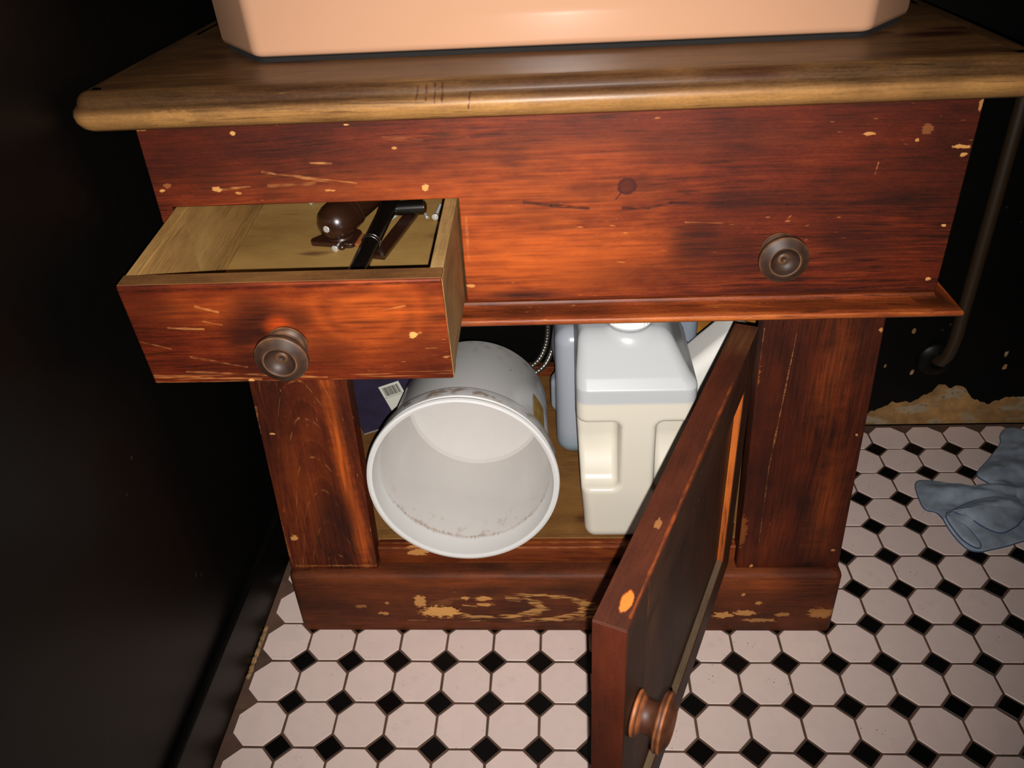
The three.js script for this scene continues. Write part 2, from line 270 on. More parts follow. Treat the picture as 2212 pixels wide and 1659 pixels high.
// ---------------------------------------------------------------- washstand
const APRON = [['b',0.278,0.043,0.1468,0.0919,ORG,0.5], ['b',0.364,0.105,0.1094,0.0660,ORG,0.4], ['b',0.393,0.035,0.1057,0.0291,ORG,0.45], ['b',0.160,0.114,0.1420,0.0221,ORG,0.25], ['b',0.366,0.160,0.0485,0.0122,DRK,0.28], ['b',0.518,0.150,0.0796,0.0162,DRK,0.35], ['b',0.505,0.053,0.0235,0.0211,DRK,0.75], ['b',0.650,0.044,0.0316,0.0211,DRK,0.6], ['b',0.645,0.185,0.0456,0.0107,DRK,0.7], ['b',0.545,0.036,0.0215,0.0239,DRK,0.55], ['b',0.556,0.094,0.0495,0.0097,DRK,0.5], ['b',0.108,0.152,0.0801,0.0252,DRK,0.2], ['b',0.241,0.141,0.0626,0.0169,DRK,0.3], ['b',0.460,0.021,0.0661,0.0147,DRK,0.3], ['b',0.341,0.003,0.0340,0.0046,DRK,0.9], ['b',0.437,0.110,0.0091,0.0087,KNT,1], ['s',0.343,0.098,0.368,0.094,0.0022,DRK,0.8], ['s',0.368,0.094,0.402,0.090,0.0032,DRK,0.85], ['s',0.434,0.089,0.457,0.089,0.0032,DRK,0.9], ['s',0.457,0.089,0.477,0.093,0.0032,DRK,0.9], ['s',0.477,0.093,0.523,0.091,0.0032,DRK,0.8], ['s',0.523,0.091,0.581,0.088,0.0036,DRK,0.8], ['s',0.581,0.088,0.728,0.088,0.0032,DRK,0.7], ['s',0.489,0.101,0.621,0.095,0.0018,DRK,0.5], ['s',0.431,0.103,0.427,0.098,0.0018,DRK,0.8], ['b',0.448,0.113,0.0091,0.0060,DRK,0.35], ['b',0.087,0.170,0.0025,0.0020,TAN,0.9], ['b',0.008,0.120,0.0026,0.0018,TAN,0.9], ['b',0.060,0.119,0.0048,0.0027,TAN,0.85], ['s',0.065,0.119,0.092,0.121,0.0014,TAN,0.7], ['b',0.080,0.115,0.0043,0.0013,TAN,0.7], ['b',0.254,0.115,0.0034,0.0035,TAN,0.9], ['b',0.005,0.176,0.0067,0.0020,TAN,0.55], ['b',0.190,0.174,0.0029,0.0008,TAN,0.9], ['b',0.723,0.136,0.0078,0.0020,TAN,0.9], ['b',0.726,0.129,0.0031,0.0021,TAN,0.9], ['b',0.724,0.064,0.0033,0.0018,TAN,0.95], ['b',0.722,0.010,0.0030,0.0020,TAN,0.9], ['b',0.643,0.150,0.0059,0.0016,TAN,0.8], ['s',0.655,0.124,0.654,0.114,0.0014,TAN,0.8], ['b',0.684,0.143,0.0016,0.0016,TAN,0.8], ['b',0.691,0.153,0.0054,0.0048,TAN,0.35], ['s',0.152,0.141,0.171,0.140,0.0018,TAN,0.8], ['s',0.106,0.134,0.191,0.121,0.0014,TAN,0.6], ['s',0.116,0.132,0.170,0.122,0.0009,TAN,0.5], ['s',0.136,0.181,0.128,0.176,0.0009,TAN,0.7], ['b',0.165,0.115,0.0060,0.0013,TAN,0.7], ['b',0.230,0.152,0.0025,0.0012,TAN,0.7], ['s',0.222,0.161,0.255,0.158,0.0036,TAN,0.25], ['s',0.109,0.121,0.153,0.122,0.0022,TAN,0.4], ['b',0.014,0.124,0.0039,0.0022,TAN,0.4], ['s',0.491,0.074,0.525,0.072,0.0014,TAN,0.5], ['s',0.583,0.074,0.586,0.077,0.0009,TAN,0.6], ['b',0.288,0.014,0.0045,0.0020,TAN,0.7], ['b',0.730,0.172,0.0019,0.0062,TAN,0.7], ['s',0.289,0.087,0.288,0.043,0.0018,TAN,0.35]];  // broad ORG blobs: worn lighter centre, with flash brightness painted in
const DRAWER = [['b',0.189,0.058,0.0905,0.0401,ORG,0.5], ['b',0.067,0.079,0.0593,0.0174,ORG,0.35], ['b',0.224,0.084,0.0422,0.0213,ORG,0.4], ['b',0.111,0.065,0.0218,0.0222,DRK,0.95], ['b',0.091,0.047,0.0141,0.0206,DRK,0.75], ['b',0.143,0.064,0.0118,0.0133,DRK,0.55], ['b',0.101,0.019,0.0226,0.0191,DRK,0.6], ['b',0.126,0.060,0.0103,0.0089,ORR,0.9], ['b',0.161,0.032,0.0202,0.0186,DRK,0.45], ['b',0.241,0.030,0.0239,0.0232,DRK,0.3], ['b',0.014,0.089,0.0237,0.0215,DRK,0.3], ['s',0.061,0.081,0.078,0.075,0.0022,TAN,0.6], ['s',0.031,0.060,0.061,0.058,0.0018,TAN,0.75], ['b',0.238,0.047,0.0039,0.0032,TAN,0.95], ['s',0.241,0.049,0.245,0.050,0.0014,TAN,0.8], ['s',0.041,0.029,0.088,0.017,0.0014,TAN,0.45], ['s',0.002,0.009,0.097,0.003,0.0022,TAN,0.5], ['s',0.033,0.013,0.156,0.004,0.0018,TAN,0.5], ['s',-0.000,0.001,0.262,-0.003,0.0022,TAN,0.7], ['b',0.088,0.001,0.0025,0.0025,TAN,0.9], ['b',0.109,-0.001,0.0033,0.0020,TAN,0.9], ['s',-0.003,0.048,0.027,0.038,0.0009,TAN,0.5], ['s',0.215,0.073,0.235,0.077,0.0014,TAN,0.5], ['s',0.268,0.099,0.268,0.001,0.0014,TAN,0.5], ['s',0.063,0.066,0.078,0.062,0.0014,TAN,0.4], ['s',0.271,0.099,-0.004,0.097,0.0018,DRK,0.7]];
const POSTL = [['b',0.019,0.205,0.0212,0.0720,DRK,0.45], ['b',0.093,0.171,0.0086,0.1492,ORG,0.8], ['b',0.099,0.063,0.0080,0.0460,ORG,0.8], ['b',0.068,0.086,0.0254,0.0449,DRK,0.85], ['b',0.104,0.236,0.0093,0.0251,DRK,0.5], ['b',0.040,0.130,0.0221,0.0856,ORG,0.3], ['s',0.059,0.273,0.063,0.236,0.0007,TAN,0.6], ['s',0.045,0.275,0.043,0.240,0.0007,TAN,0.7], ['s',0.061,0.217,0.040,0.130,0.0007,TAN,0.5], ['s',0.061,0.217,0.071,0.198,0.0007,TAN,0.5], ['s',0.069,0.184,0.055,0.161,0.0007,TAN,0.7], ['s',0.069,0.184,0.079,0.147,0.0007,TAN,0.7], ['s',0.063,0.104,0.050,0.078,0.0009,TAN,0.8], ['s',0.063,0.104,0.072,0.024,0.0007,TAN,0.7], ['s',0.050,0.078,0.042,0.004,0.0007,TAN,0.5], ['s',0.030,0.205,0.022,0.144,0.0009,TAN,0.7], ['s',0.033,0.137,0.021,0.063,0.0007,TAN,0.5], ['s',0.099,0.254,0.104,0.115,0.0007,TAN,0.5], ['s',0.098,0.197,0.106,0.032,0.0007,TAN,0.5], ['b',0.014,0.054,0.0052,0.0047,TAN,0.85], ['s',0.007,0.006,0.109,0.006,0.0032,TAN,0.6], ['s',0.009,0.250,0.003,0.185,0.0032,TAN,0.55], ['s',0.002,0.182,0.002,0.024,0.0027,TAN,0.45], ['b',0.020,0.213,0.0032,0.0013,TAN,0.9]];
const POSTR = [['b',0.038,0.227,0.0244,0.1103,DRK,0.5], ['b',0.077,0.285,0.0187,0.0568,ORG,0.3], ['b',0.022,0.110,0.0105,0.0846,DRK,0.6], ['b',0.097,0.095,0.0157,0.0713,ORG,0.35], ['b',0.127,0.163,0.0150,0.1316,DRK,0.35], ['s',0.034,0.330,0.027,0.158,0.0007,TAN,0.6], ['s',0.027,0.158,0.029,0.044,0.0005,TAN,0.5], ['b',-0.001,0.278,0.0043,0.0185,TND,0.8], ['b',0.007,0.061,0.0059,0.0239,TND,0.7], ['s',0.001,0.336,-0.000,0.228,0.0011,TAN,0.6], ['s',-0.000,0.228,0.004,0.037,0.0009,TAN,0.4], ['b',0.024,0.003,0.0022,0.0032,TAN,0.8], ['b',0.116,0.331,0.0023,0.0027,TAN,0.7], ['b',0.115,0.201,0.0015,0.0019,TAN,0.8], ['b',0.117,0.029,0.0027,0.0023,TAN,0.7]];
const PLINTH = [['b',0.185,0.035,0.0269,0.0104,TAN,0.95], ['b',0.161,0.054,0.0083,0.0120,TAN,0.8], ['s',0.190,0.026,0.255,0.023,0.0045,TAN,0.95], ['s',0.255,0.023,0.303,0.035,0.0054,TAN,0.95], ['s',0.303,0.035,0.317,0.047,0.0049,TAN,0.95], ['s',0.317,0.047,0.298,0.059,0.0040,TAN,0.9], ['s',0.298,0.059,0.260,0.062,0.0032,TAN,0.9], ['s',0.293,0.066,0.339,0.056,0.0036,TAN,0.9], ['s',0.339,0.056,0.377,0.049,0.0040,TAN,0.9], ['s',0.377,0.047,0.333,0.028,0.0036,TAN,0.8], ['s',0.333,0.028,0.282,0.017,0.0036,TAN,0.8], ['b',0.219,0.060,0.0059,0.0034,TAN,0.8], ['b',0.243,0.059,0.0129,0.0042,TAN,0.8], ['b',0.242,0.048,0.0118,0.0034,TAN,0.8], ['s',0.215,0.047,0.233,0.045,0.0022,TAN,0.8], ['b',0.274,0.050,0.0176,0.0119,DRK,0.4], ['b',0.195,0.024,0.0030,0.0018,TAN,0.5], ['s',0.183,0.023,0.201,0.023,0.0018,TAN,0.7], ['s',0.219,0.018,0.243,0.018,0.0018,TAN,0.7], ['s',0.141,0.019,0.165,0.019,0.0018,TAN,0.5], ['b',0.084,0.045,0.0072,0.0035,TAN,0.5], ['b',0.112,0.032,0.0072,0.0035,TAN,0.7], ['b',0.118,0.051,0.0024,0.0034,TAN,0.6], ['b',0.542,0.029,0.0144,0.0060,TAN,0.8], ['b',0.570,0.033,0.0143,0.0051,TAN,0.75], ['b',0.616,0.030,0.0102,0.0034,TAN,0.6], ['b',0.661,0.033,0.0158,0.0102,TAN,0.6], ['b',0.589,0.020,0.0229,0.0035,TAN,0.6], ['b',0.564,0.066,0.0034,0.0033,TAN,0.7], ['b',0.584,0.051,0.0045,0.0033,TAN,0.7], ['b',0.643,0.078,0.0387,0.0323,DRK,0.6], ['b',0.037,0.054,0.0482,0.0345,DRK,0.3], ['b',0.219,0.091,0.1156,0.0098,ORG,0.3], ['b',0.593,0.082,0.0333,0.0121,ORG,0.3]];

const K = (W, H, ppm, seed, o, rough, ex) => woodMat(wood(W, H, ppm, seed, o), rough, ex);
const mApron = K(0.733, 0.184, 1900, 3, { pal: RED, feat: APRON, flecks: 0.2, streak: 1.0, bands: (x, y) => -0.16 * sstep(x, 0.42, 0.7) - 0.12 * sstep(x, 0.26, 0.05) }, 0.5);  // bands paint the flash falloff toward both ends into the wood colour
const mDrawer = K(0.271, 0.106, 2400, 9, { pal: RED, feat: DRAWER, worn: (x, y) => 0.55 * sstep(n3(x * 16, y * 520, 6) + 0.5 * n3(x * 60, y * 900, 7), 0.08, 0.5) * (1 - sstep(y, 0.004, 0.017)), flecks: 0.3, streak: 0.7, bands: (x, y) => { const r = Math.hypot((x - 0.205) / 0.055, (y - 0.072) / 0.035); return 0.14 * Math.sin(r * 17 + 3 * n3(x * 30, y * 30, 2)) * (1 - sstep(r, 0.8, 1.5)); } }, 0.45);
const cathedral = (cx, cy, sgn) => (x, y) => { const u = (x - cx) / 0.032, v = (y - cy) * sgn, q = v / 0.055 + u * u * 1.6 + 0.25 * n3(x * 40, y * 12, 4); const f = q - Math.floor(q); return 0.20 * (sstep(f, 0.86, 0.95) - sstep(f, 0.97, 1.0)) - 0.12 * sstep(f, 0.2, 0.8) + 0.06; };
const mPostL = K(0.115, 0.365, 2400, 15, { pal: REDDARK, vertical: true, feat: POSTL.filter((f) => !(f[0] === 's' && f[5] < 0.00095)), worn: (x, y) => { const u = (x - 0.06) / 0.034, q = y / 0.052 + u * u * 1.5 + 0.22 * n3(x * 42, y * 14, 4), k = q - Math.floor(q); return (1 - sstep(Math.abs(k - 0.5), 0.012, 0.035)) * sstep(n3(x * 160, y * 34, 9), -0.12, 0.3) * 0.5 * (1 - sstep(Math.abs(u), 1.1, 1.5)) + 0.4 * sstep(n3(x * 700, y * 30, 2), 0.3, 0.6) * (1 - sstep(y, 0.005, 0.04)); }, flecks: 0.45, streak: 0.8, bands: cathedral(0.062, 0.1, 1) }, 0.5);
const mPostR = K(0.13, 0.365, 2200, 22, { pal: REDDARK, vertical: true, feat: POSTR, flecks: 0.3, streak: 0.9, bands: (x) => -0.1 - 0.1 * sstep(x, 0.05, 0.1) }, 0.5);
const mPlinth = K(0.68, 0.2, 1800, 31, { pal: [[122, 60, 26], [86, 40, 18], [42, 20, 10]], feat: PLINTH.filter((f) => !(f[0] === 's' && f[5] > 0.0028)), worn: (x, y) => { const n = fbm(x * 42, y * 170, 3, 3), fine = n3(x * 60, y * 520, 8), ring = (cx, cy, rx, ry, w) => 1 - sstep(Math.abs(Math.hypot((x - cx) / rx, (y - cy) / ry) - 1 + 0.3 * n) / w, 0.7, 1.15); const m = Math.max(ring(0.247, 0.043, 0.066, 0.0185, 0.19) * (x > 0.17 && !(y > 0.043 && x < 0.27) ? 1 : 0.25), ring(0.30, 0.042, 0.075, 0.0235, 0.15) * sstep(x, 0.27, 0.30), ring(0.34, 0.034, 0.06, 0.014, 0.2) * sstep(x, 0.35, 0.38)); return m * sstep(fine + 1.2 * n, -0.32, 0.05) * 0.85; }, flecks: 0.36, streak: 0.9, bands: (x, y) => -0.15 * sstep(y, 0.02, 0.0) }, 0.55);
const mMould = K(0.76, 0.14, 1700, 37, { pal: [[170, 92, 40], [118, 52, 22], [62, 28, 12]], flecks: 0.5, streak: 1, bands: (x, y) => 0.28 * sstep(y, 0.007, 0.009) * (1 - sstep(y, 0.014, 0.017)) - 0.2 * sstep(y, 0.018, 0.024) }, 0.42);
const mTop = K(0.82, 0.55, 1500, 43, { pal: WORN, feat: [
  ['s', 0.30, 0.158, 0.70, 0.158, 0.012, DRK, 0.75], ['b', 0.17, 0.145, 0.03, 0.012, DRK, 0.55], ['b', 0.105, 0.175, 0.03, 0.012, DRK, 0.5], ['b', 0.31, 0.105, 0.02, 0.006, DRK, 0.4], ['b', 0.2, 0.045, 0.06, 0.012, DRK, 0.35], ['b', 0.44, 0.04, 0.09, 0.01, DRK, 0.35], ['b', 0.56, 0.045, 0.03, 0.007, DRK, 0.6],
  ['b', 0.735, 0.145, 0.03, 0.010, DRK, 0.95], ['b', 0.78, 0.165, 0.035, 0.008, DRK, 0.9], ['b', 0.72, 0.07, 0.08, 0.012, DRK, 0.4], ['s', 0.5, 0.1, 0.63, 0.096, 0.003, DRK, 0.5], ['b', 0.555, 0.062, 0.02, 0.004, DRK, 0.5],
  ['s', 0.296, 0.03, 0.298, 0.042, 0.001, DRK, 0.8], ['s', 0.304, 0.03, 0.305, 0.042, 0.001, DRK, 0.8], ['s', 0.311, 0.028, 0.312, 0.044, 0.001, DRK, 0.8], ['s', 0.317, 0.028, 0.318, 0.044, 0.001, DRK, 0.8], ['s', 0.338, 0.022, 0.34, 0.036, 0.001, DRK, 0.7],
  ['b', 0.09, 0.022, 0.02, 0.008, TAN, 0.2], ['b', 0.8, 0.03, 0.02, 0.005, TAN, 0.6]], flecks: 0.25, streak: 0.6, blot: 0.7,
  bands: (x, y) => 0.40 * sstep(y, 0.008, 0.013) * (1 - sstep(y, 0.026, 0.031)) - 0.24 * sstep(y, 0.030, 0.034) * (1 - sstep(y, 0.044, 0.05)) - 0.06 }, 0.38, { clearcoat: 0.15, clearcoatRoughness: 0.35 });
const mRaw = K(0.4, 0.3, 1500, 51, { pal: RAW, flecks: 0.15, streak: 0.6 }, 0.7);
const mRawFloor = K(0.3, 0.4, 1500, 53, { pal: [[164, 130, 74], [146, 112, 60], [112, 82, 42]], flecks: 0.1, streak: 0.35, feat: [['b', 0.25, 0.08, 0.025, 0.006, DRK, 0.8], ['b', 0.2, 0.2, 0.008, 0.003, DRK, 0.7], ['b', 0.1, 0.05, 0.015, 0.004, DRK, 0.6]] }, 0.7);
const mEdge = K(0.4, 0.2, 1500, 57, { pal: [[132, 94, 52], [100, 66, 34], [58, 36, 20]], flecks: 0.4, streak: 0.8 }, 0.6);
const mGrey = K(0.4, 0.2, 1500, 58, { pal: [[176, 146, 96], [142, 112, 68], [86, 64, 40]], flecks: 0.2, streak: 0.9 }, 0.65);
const mShelf = K(0.7, 0.42, 1300, 61, { pal: [[146, 106, 56], [122, 84, 42], [84, 54, 26]], flecks: 0.1, streak: 0.4, feat: [['b', 0.36, 0.42 - 0.35, 0.012, 0.008, DRK, 0.6]] }, 0.6);
const mRail = K(0.7, 0.06, 1500, 63, { pal: [[136, 66, 26], [98, 42, 16], [54, 22, 10]], flecks: 0.3, streak: 0.9, feat: [['s', 0.1, 0.001, 0.6, 0.001, 0.002, TAN, 0.3], ['b', 0.05, 0.02, 0.014, 0.006, TAN, 0.8], ['s', 0, 0.0265, 0.7, 0.0265, 0.002, TAN, 0.5]] }, 0.5);
const mDoorEdge = K(0.42, 0.34, 1500, 71, { pal: [[92, 40, 22], [70, 29, 16], [40, 18, 11]], vertical: true, flecks: 0.3, streak: 0.4, feat: [['b', 0.09, 0.094, 0.006, 0.006, TAN, 0.7], ['b', 0.08, 0.085, 0.002, 0.01, ORG, 0.8], ['b', 0.075, 0.095, 0.01, 0.004, ORG, 0.6]] }, 0.45);
const mDoorTop = K(0.42, 0.34, 1500, 72, { pal: [[92, 44, 26], [70, 33, 20], [40, 20, 13]], flecks: 0.3, streak: 0.5, feat: [['b', 0.022, 0.038, 0.011, 0.0042, CHIP, 0.95], ['b', 0.1, 0.040, 0.006, 0.003, TAN, 0.45], ['b', 0.3, 0.042, 0.05, 0.008, DRK, 0.3], ['b', 0.38, 0.042, 0.03, 0.02, [120, 86, 54], 0.5], ['s', 0.01, 0.0318, 0.3, 0.0318, 0.0015, ORG, 0.5]] }, 0.5);
const mDoorV = K(0.12, 0.34, 2000, 73, { pal: BROWN, vertical: true, flecks: 0.18, streak: 0.8 }, 0.5);
const mDoorH = K(0.34, 0.12, 2000, 79, { pal: BROWN, flecks: 0.18, streak: 0.8 }, 0.5);
const mDoorP = K(0.34, 0.26, 1500, 83, { pal: BROWN, vertical: true, flecks: 0.15, streak: 0.9 }, 0.5);
const mFlank = K(0.4, 0.4, 900, 88, { pal: REDDARK, flecks: 0.2 }, 0.55);
const mOchre = K(0.4, 0.4, 900, 86, { pal: [[196, 138, 60], [168, 110, 42], [110, 68, 26]], vertical: true, flecks: 0, streak: 0.6 }, 0.6);
const mBeadLit = K(0.12, 0.34, 1500, 84, { pal: [[200, 112, 44], [168, 84, 30], [104, 48, 18]], vertical: true, flecks: 0, streak: 0.8 }, 0.6);  // bare wood, brightened in colour to show the stile step as lit
const mBeadGrey = K(0.34, 0.12, 1500, 85, { pal: [[112, 92, 70], [90, 72, 54], [60, 46, 34]], flecks: 0, streak: 0.5 }, 0.8);
const mSide = K(0.4, 0.4, 900, 87, { pal: [[150, 104, 54], [118, 78, 38], [70, 44, 22]], vertical: true, flecks: 0.1 }, 0.6);
const brass = new THREE.MeshStandardMaterial({ color: 0x5a4128, metalness: 0.8, roughness: 0.5 });

function knobGeo() {
  const P = [[0, 0, 0], [0.0172, 0, 0], [0.0176, 0.002, 1], [0.0168, 0.0042, 0], [0.0145, 0.0052, 0.6], [0.0128, 0.008, 0], [0.0124, 0.012, 0], [0.0136, 0.0155, 0], [0.0172, 0.0172, 0.3], [0.0212, 0.0182, 0.2], [0.0226, 0.0196, 0.5], [0.0222, 0.0208, 0], [0.0218, 0.0212, 0], [0.0226, 0.0222, 0.3], [0.0224, 0.0236, 1], [0.0212, 0.0242, 0.2], [0.0178, 0.0262, 0], [0.0148, 0.0278, 0.1], [0.0136, 0.0282, 0.9], [0.0127, 0.0276, 0], [0.0118, 0.0252, 0], [0.0092, 0.0222, 0], [0.0058, 0.0206, 0.1], [0.0050, 0.0208, 0.5], [0.0042, 0.0218, 0.8], [0.0026, 0.022, 0.2], [0.0014, 0.0212, 0], [0, 0.0205, 0]];
  const g = lathe(P, 56), n = P.length, col = [], c = new THREE.Color(), a = new THREE.Color(0x33221a), b = new THREE.Color(0x805838), p = g.attributes.position;
  for (let i = 0; i < p.count; i++) { const wv = P[i % n][2] * clamp(0.55 + 0.9 * n3(p.getX(i) * 90, p.getY(i) * 90, p.getZ(i) * 90), 0, 1); c.copy(a).lerp(b, wv).multiplyScalar(0.9 + 0.4 * n3(p.getX(i) * 160, p.getZ(i) * 160, 3)); col.push(c.r, c.g, c.b); }
  g.setAttribute('color', new THREE.Float32BufferAttribute(col, 3));
  return g.rotateX(Math.PI / 2);
}
const knobG = knobGeo(), knobM = new THREE.MeshPhysicalMaterial({ vertexColors: true, roughness: 0.5, specularIntensity: 0.6 });
const knobRed = knobM.clone(); knobRed.color.setRGB(1.75, 1.2, 0.9);
const stand = thing('washstand', 'antique red-brown pine washstand with one drawer pulled out and its door hanging open', 'washstand');
const addS = (n, g, m, l) => part(n, g, m, stand, l);

{ // apron with the drawer opening cut out of its lower left
  const s = new THREE.Shape([[-0.342, 0.4785], [-0.3285, 0.4785], [-0.3285, 0.5845], [-0.0585, 0.5845], [-0.0585, 0.4785], [0.3905, 0.4785], [0.3905, 0.666], [-0.342, 0.666]].map((p) => new THREE.Vector2(...p)));
  const g = new THREE.ExtrudeGeometry(s, { depth: 0.018, bevelEnabled: true, bevelThickness: 0.001, bevelSize: 0.001, bevelOffset: -0.001, bevelSegments: 1 }).translate(0, 0, -0.071);
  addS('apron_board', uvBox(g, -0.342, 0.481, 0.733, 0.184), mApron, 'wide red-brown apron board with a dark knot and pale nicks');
  addS('apron_side', uvBox(board(-0.342, -0.324, 0.4785, 0.666, -0.462, -0.0725), 0, 0, 0.4, 0.4), mFlank); addS('apron_side', uvBox(board(0.372, 0.39, 0.4785, 0.666, -0.462, -0.0725), 0, 0, 0.4, 0.4), mFlank);
  addS('back_board', uvBox(board(-0.342, 0.39, 0.4785, 0.666, -0.476, -0.4625), 0, 0, 0.4, 0.4), mSide);
  const kn = addS('knob', knobG, knobM, 'turned dark knob of the false drawer front'); kn.position.set(0.2375, 0.5255, -0.0522); kn.rotation.x = 0.02;
}
// moulding under the apron: cove, fillet and bead
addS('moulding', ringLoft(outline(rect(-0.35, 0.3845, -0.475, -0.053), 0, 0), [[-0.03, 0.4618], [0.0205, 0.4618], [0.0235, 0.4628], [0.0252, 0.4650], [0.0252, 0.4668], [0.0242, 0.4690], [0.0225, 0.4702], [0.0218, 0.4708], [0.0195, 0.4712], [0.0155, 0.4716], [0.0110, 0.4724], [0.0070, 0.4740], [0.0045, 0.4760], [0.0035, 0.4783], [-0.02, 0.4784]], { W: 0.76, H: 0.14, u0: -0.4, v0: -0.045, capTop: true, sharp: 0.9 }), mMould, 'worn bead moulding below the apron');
{ // posts (front stiles), slightly splayed
  const post = (q) => { const s = new THREE.Shape(q.map((p) => new THREE.Vector2(...p))); return new THREE.ExtrudeGeometry(s, { depth: 0.022, bevelEnabled: true, bevelThickness: 0.0012, bevelSize: 0.0012, bevelOffset: -0.0012, bevelSegments: 2 }).translate(0, 0, -0.0832); };
  addS('post', uvBox(post([[-0.3125, 0.1005], [-0.202, 0.1005], [-0.195, 0.4616], [-0.3015, 0.4616]]), -0.3125, 0.1, 0.115, 0.365), mPostL, 'left front post with pale cathedral grain');
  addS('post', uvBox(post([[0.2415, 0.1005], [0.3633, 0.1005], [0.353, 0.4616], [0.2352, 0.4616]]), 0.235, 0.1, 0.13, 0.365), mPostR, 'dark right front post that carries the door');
  addS('side_panel', uvBox(board(-0.3115, -0.2995, 0.1005, 0.4616, -0.472, -0.0835), 0, 0, 0.4, 0.4), mSide); addS('side_panel', uvBox(board(0.348, 0.36, 0.1005, 0.4616, -0.472, -0.0835), 0, 0, 0.4, 0.4), mSide);
}
addS('plinth', ringLoft(outline(rect(-0.3085, 0.362, -0.472, -0.0535), 0.004, 5), [[0.002, 0.0], [0.0055, 0.001], [0.0056, 0.093], [0.0045, 0.0965], [0.0015, 0.0990], [-0.006, 0.1004], [-0.02, 0.1005]], { W: 0.68, H: 0.2, u0: -0.313, v0: -0.003 }), mPlinth, 'plinth with paint worn through to pale wood');
addS('shelf', uvBox(board(-0.299, 0.3475, 0.1075, 0.1285, -0.472, -0.0845), -0.3, 0, 0.7, 0.42), mShelf, 'bare brown shelf board');
addS('shelf_rail', uvBox(board(-0.2005, 0.2405, 0.1006, 0.1285, -0.0840, -0.0690), -0.2, 0.1, 0.7, 0.06), mRail, 'red-brown rail on the front of the shelf');
addS('back_rail', uvBox(board(-0.299, 0.3475, 0.1288, 0.146, -0.4715, -0.456), -0.3, 0.12, 0.7, 0.06), mRail);

addS('back_panel', uvBox(board(0.165, 0.3475, 0.1462, 0.4612, -0.4715, -0.463), 0, 0, 0.4, 0.4), mOchre, 'ochre pine back board');
{ // drawer, pulled out and drooping
  const dr = new THREE.Group(); dr.name = 'drawer'; dr.userData.label = 'small drawer pulled out and drooping, hardware inside'; stand.add(dr);
  dr.position.set(-0.1935, 0.4805, -0.052); dr.rotation.x = 0.1047;
  const D = (n, g, m, l) => part(n, g, m, dr, l), X0 = -0.1345, X1 = 0.1335;
  const front = new RoundedBoxGeometry(X1 - X0, 0.102, 0.018, 3, 0.0022).translate((X0 + X1) / 2, 0.051, 0.115);
  const fg = uvBox(front, X0, 0, 0.271, 0.106); // front and edges differ: the top edge is bare
  D('front_board', fg, mDrawer, 'reddish drawer front with a dark stain round its knob');
  D('front_edge', uvBox(board(X0 + 0.0005, X1 - 0.0005, 0.1005, 0.1024, 0.1064, 0.1222, 0.0006), X0, 0, 0.4, 0.2), mEdge, 'bare worn top edge');
  D('side_board', uvBox(board(X0 + 0.0005, X0 + 0.012, 0, 0.1015, -0.215, 0.1058), X0, 0, 0.4, 0.2, true), mRaw); D('side_board', uvBox(board(X1 - 0.012, X1 - 0.0005, 0, 0.1015, -0.215, 0.1058), X0, 0, 0.4, 0.2, true), mGrey); D('end_edge', uvBox(board(X1 - 0.0006, X1 + 0.0003, 0.0015, 0.101, 0.1064, 0.1228, 0.0003), X0, 0, 0.4, 0.2), mGrey);
  D('back_board', uvBox(board(X0 + 0.0125, X1 - 0.0125, 0.0, 0.096, -0.215, -0.204), X0, 0, 0.4, 0.2), mRaw);
  D('bottom_board', uvBox(board(X0 + 0.0122, X1 - 0.0122, 0.004, 0.0105, -0.2038, 0.1058), X0, 0, 0.3, 0.4), mRawFloor, 'stained plywood drawer bottom');
  const kn = D('knob', knobG, knobM, 'turned dark wooden knob'); kn.position.set(-0.0042, 0.0425, 0.1242);
}
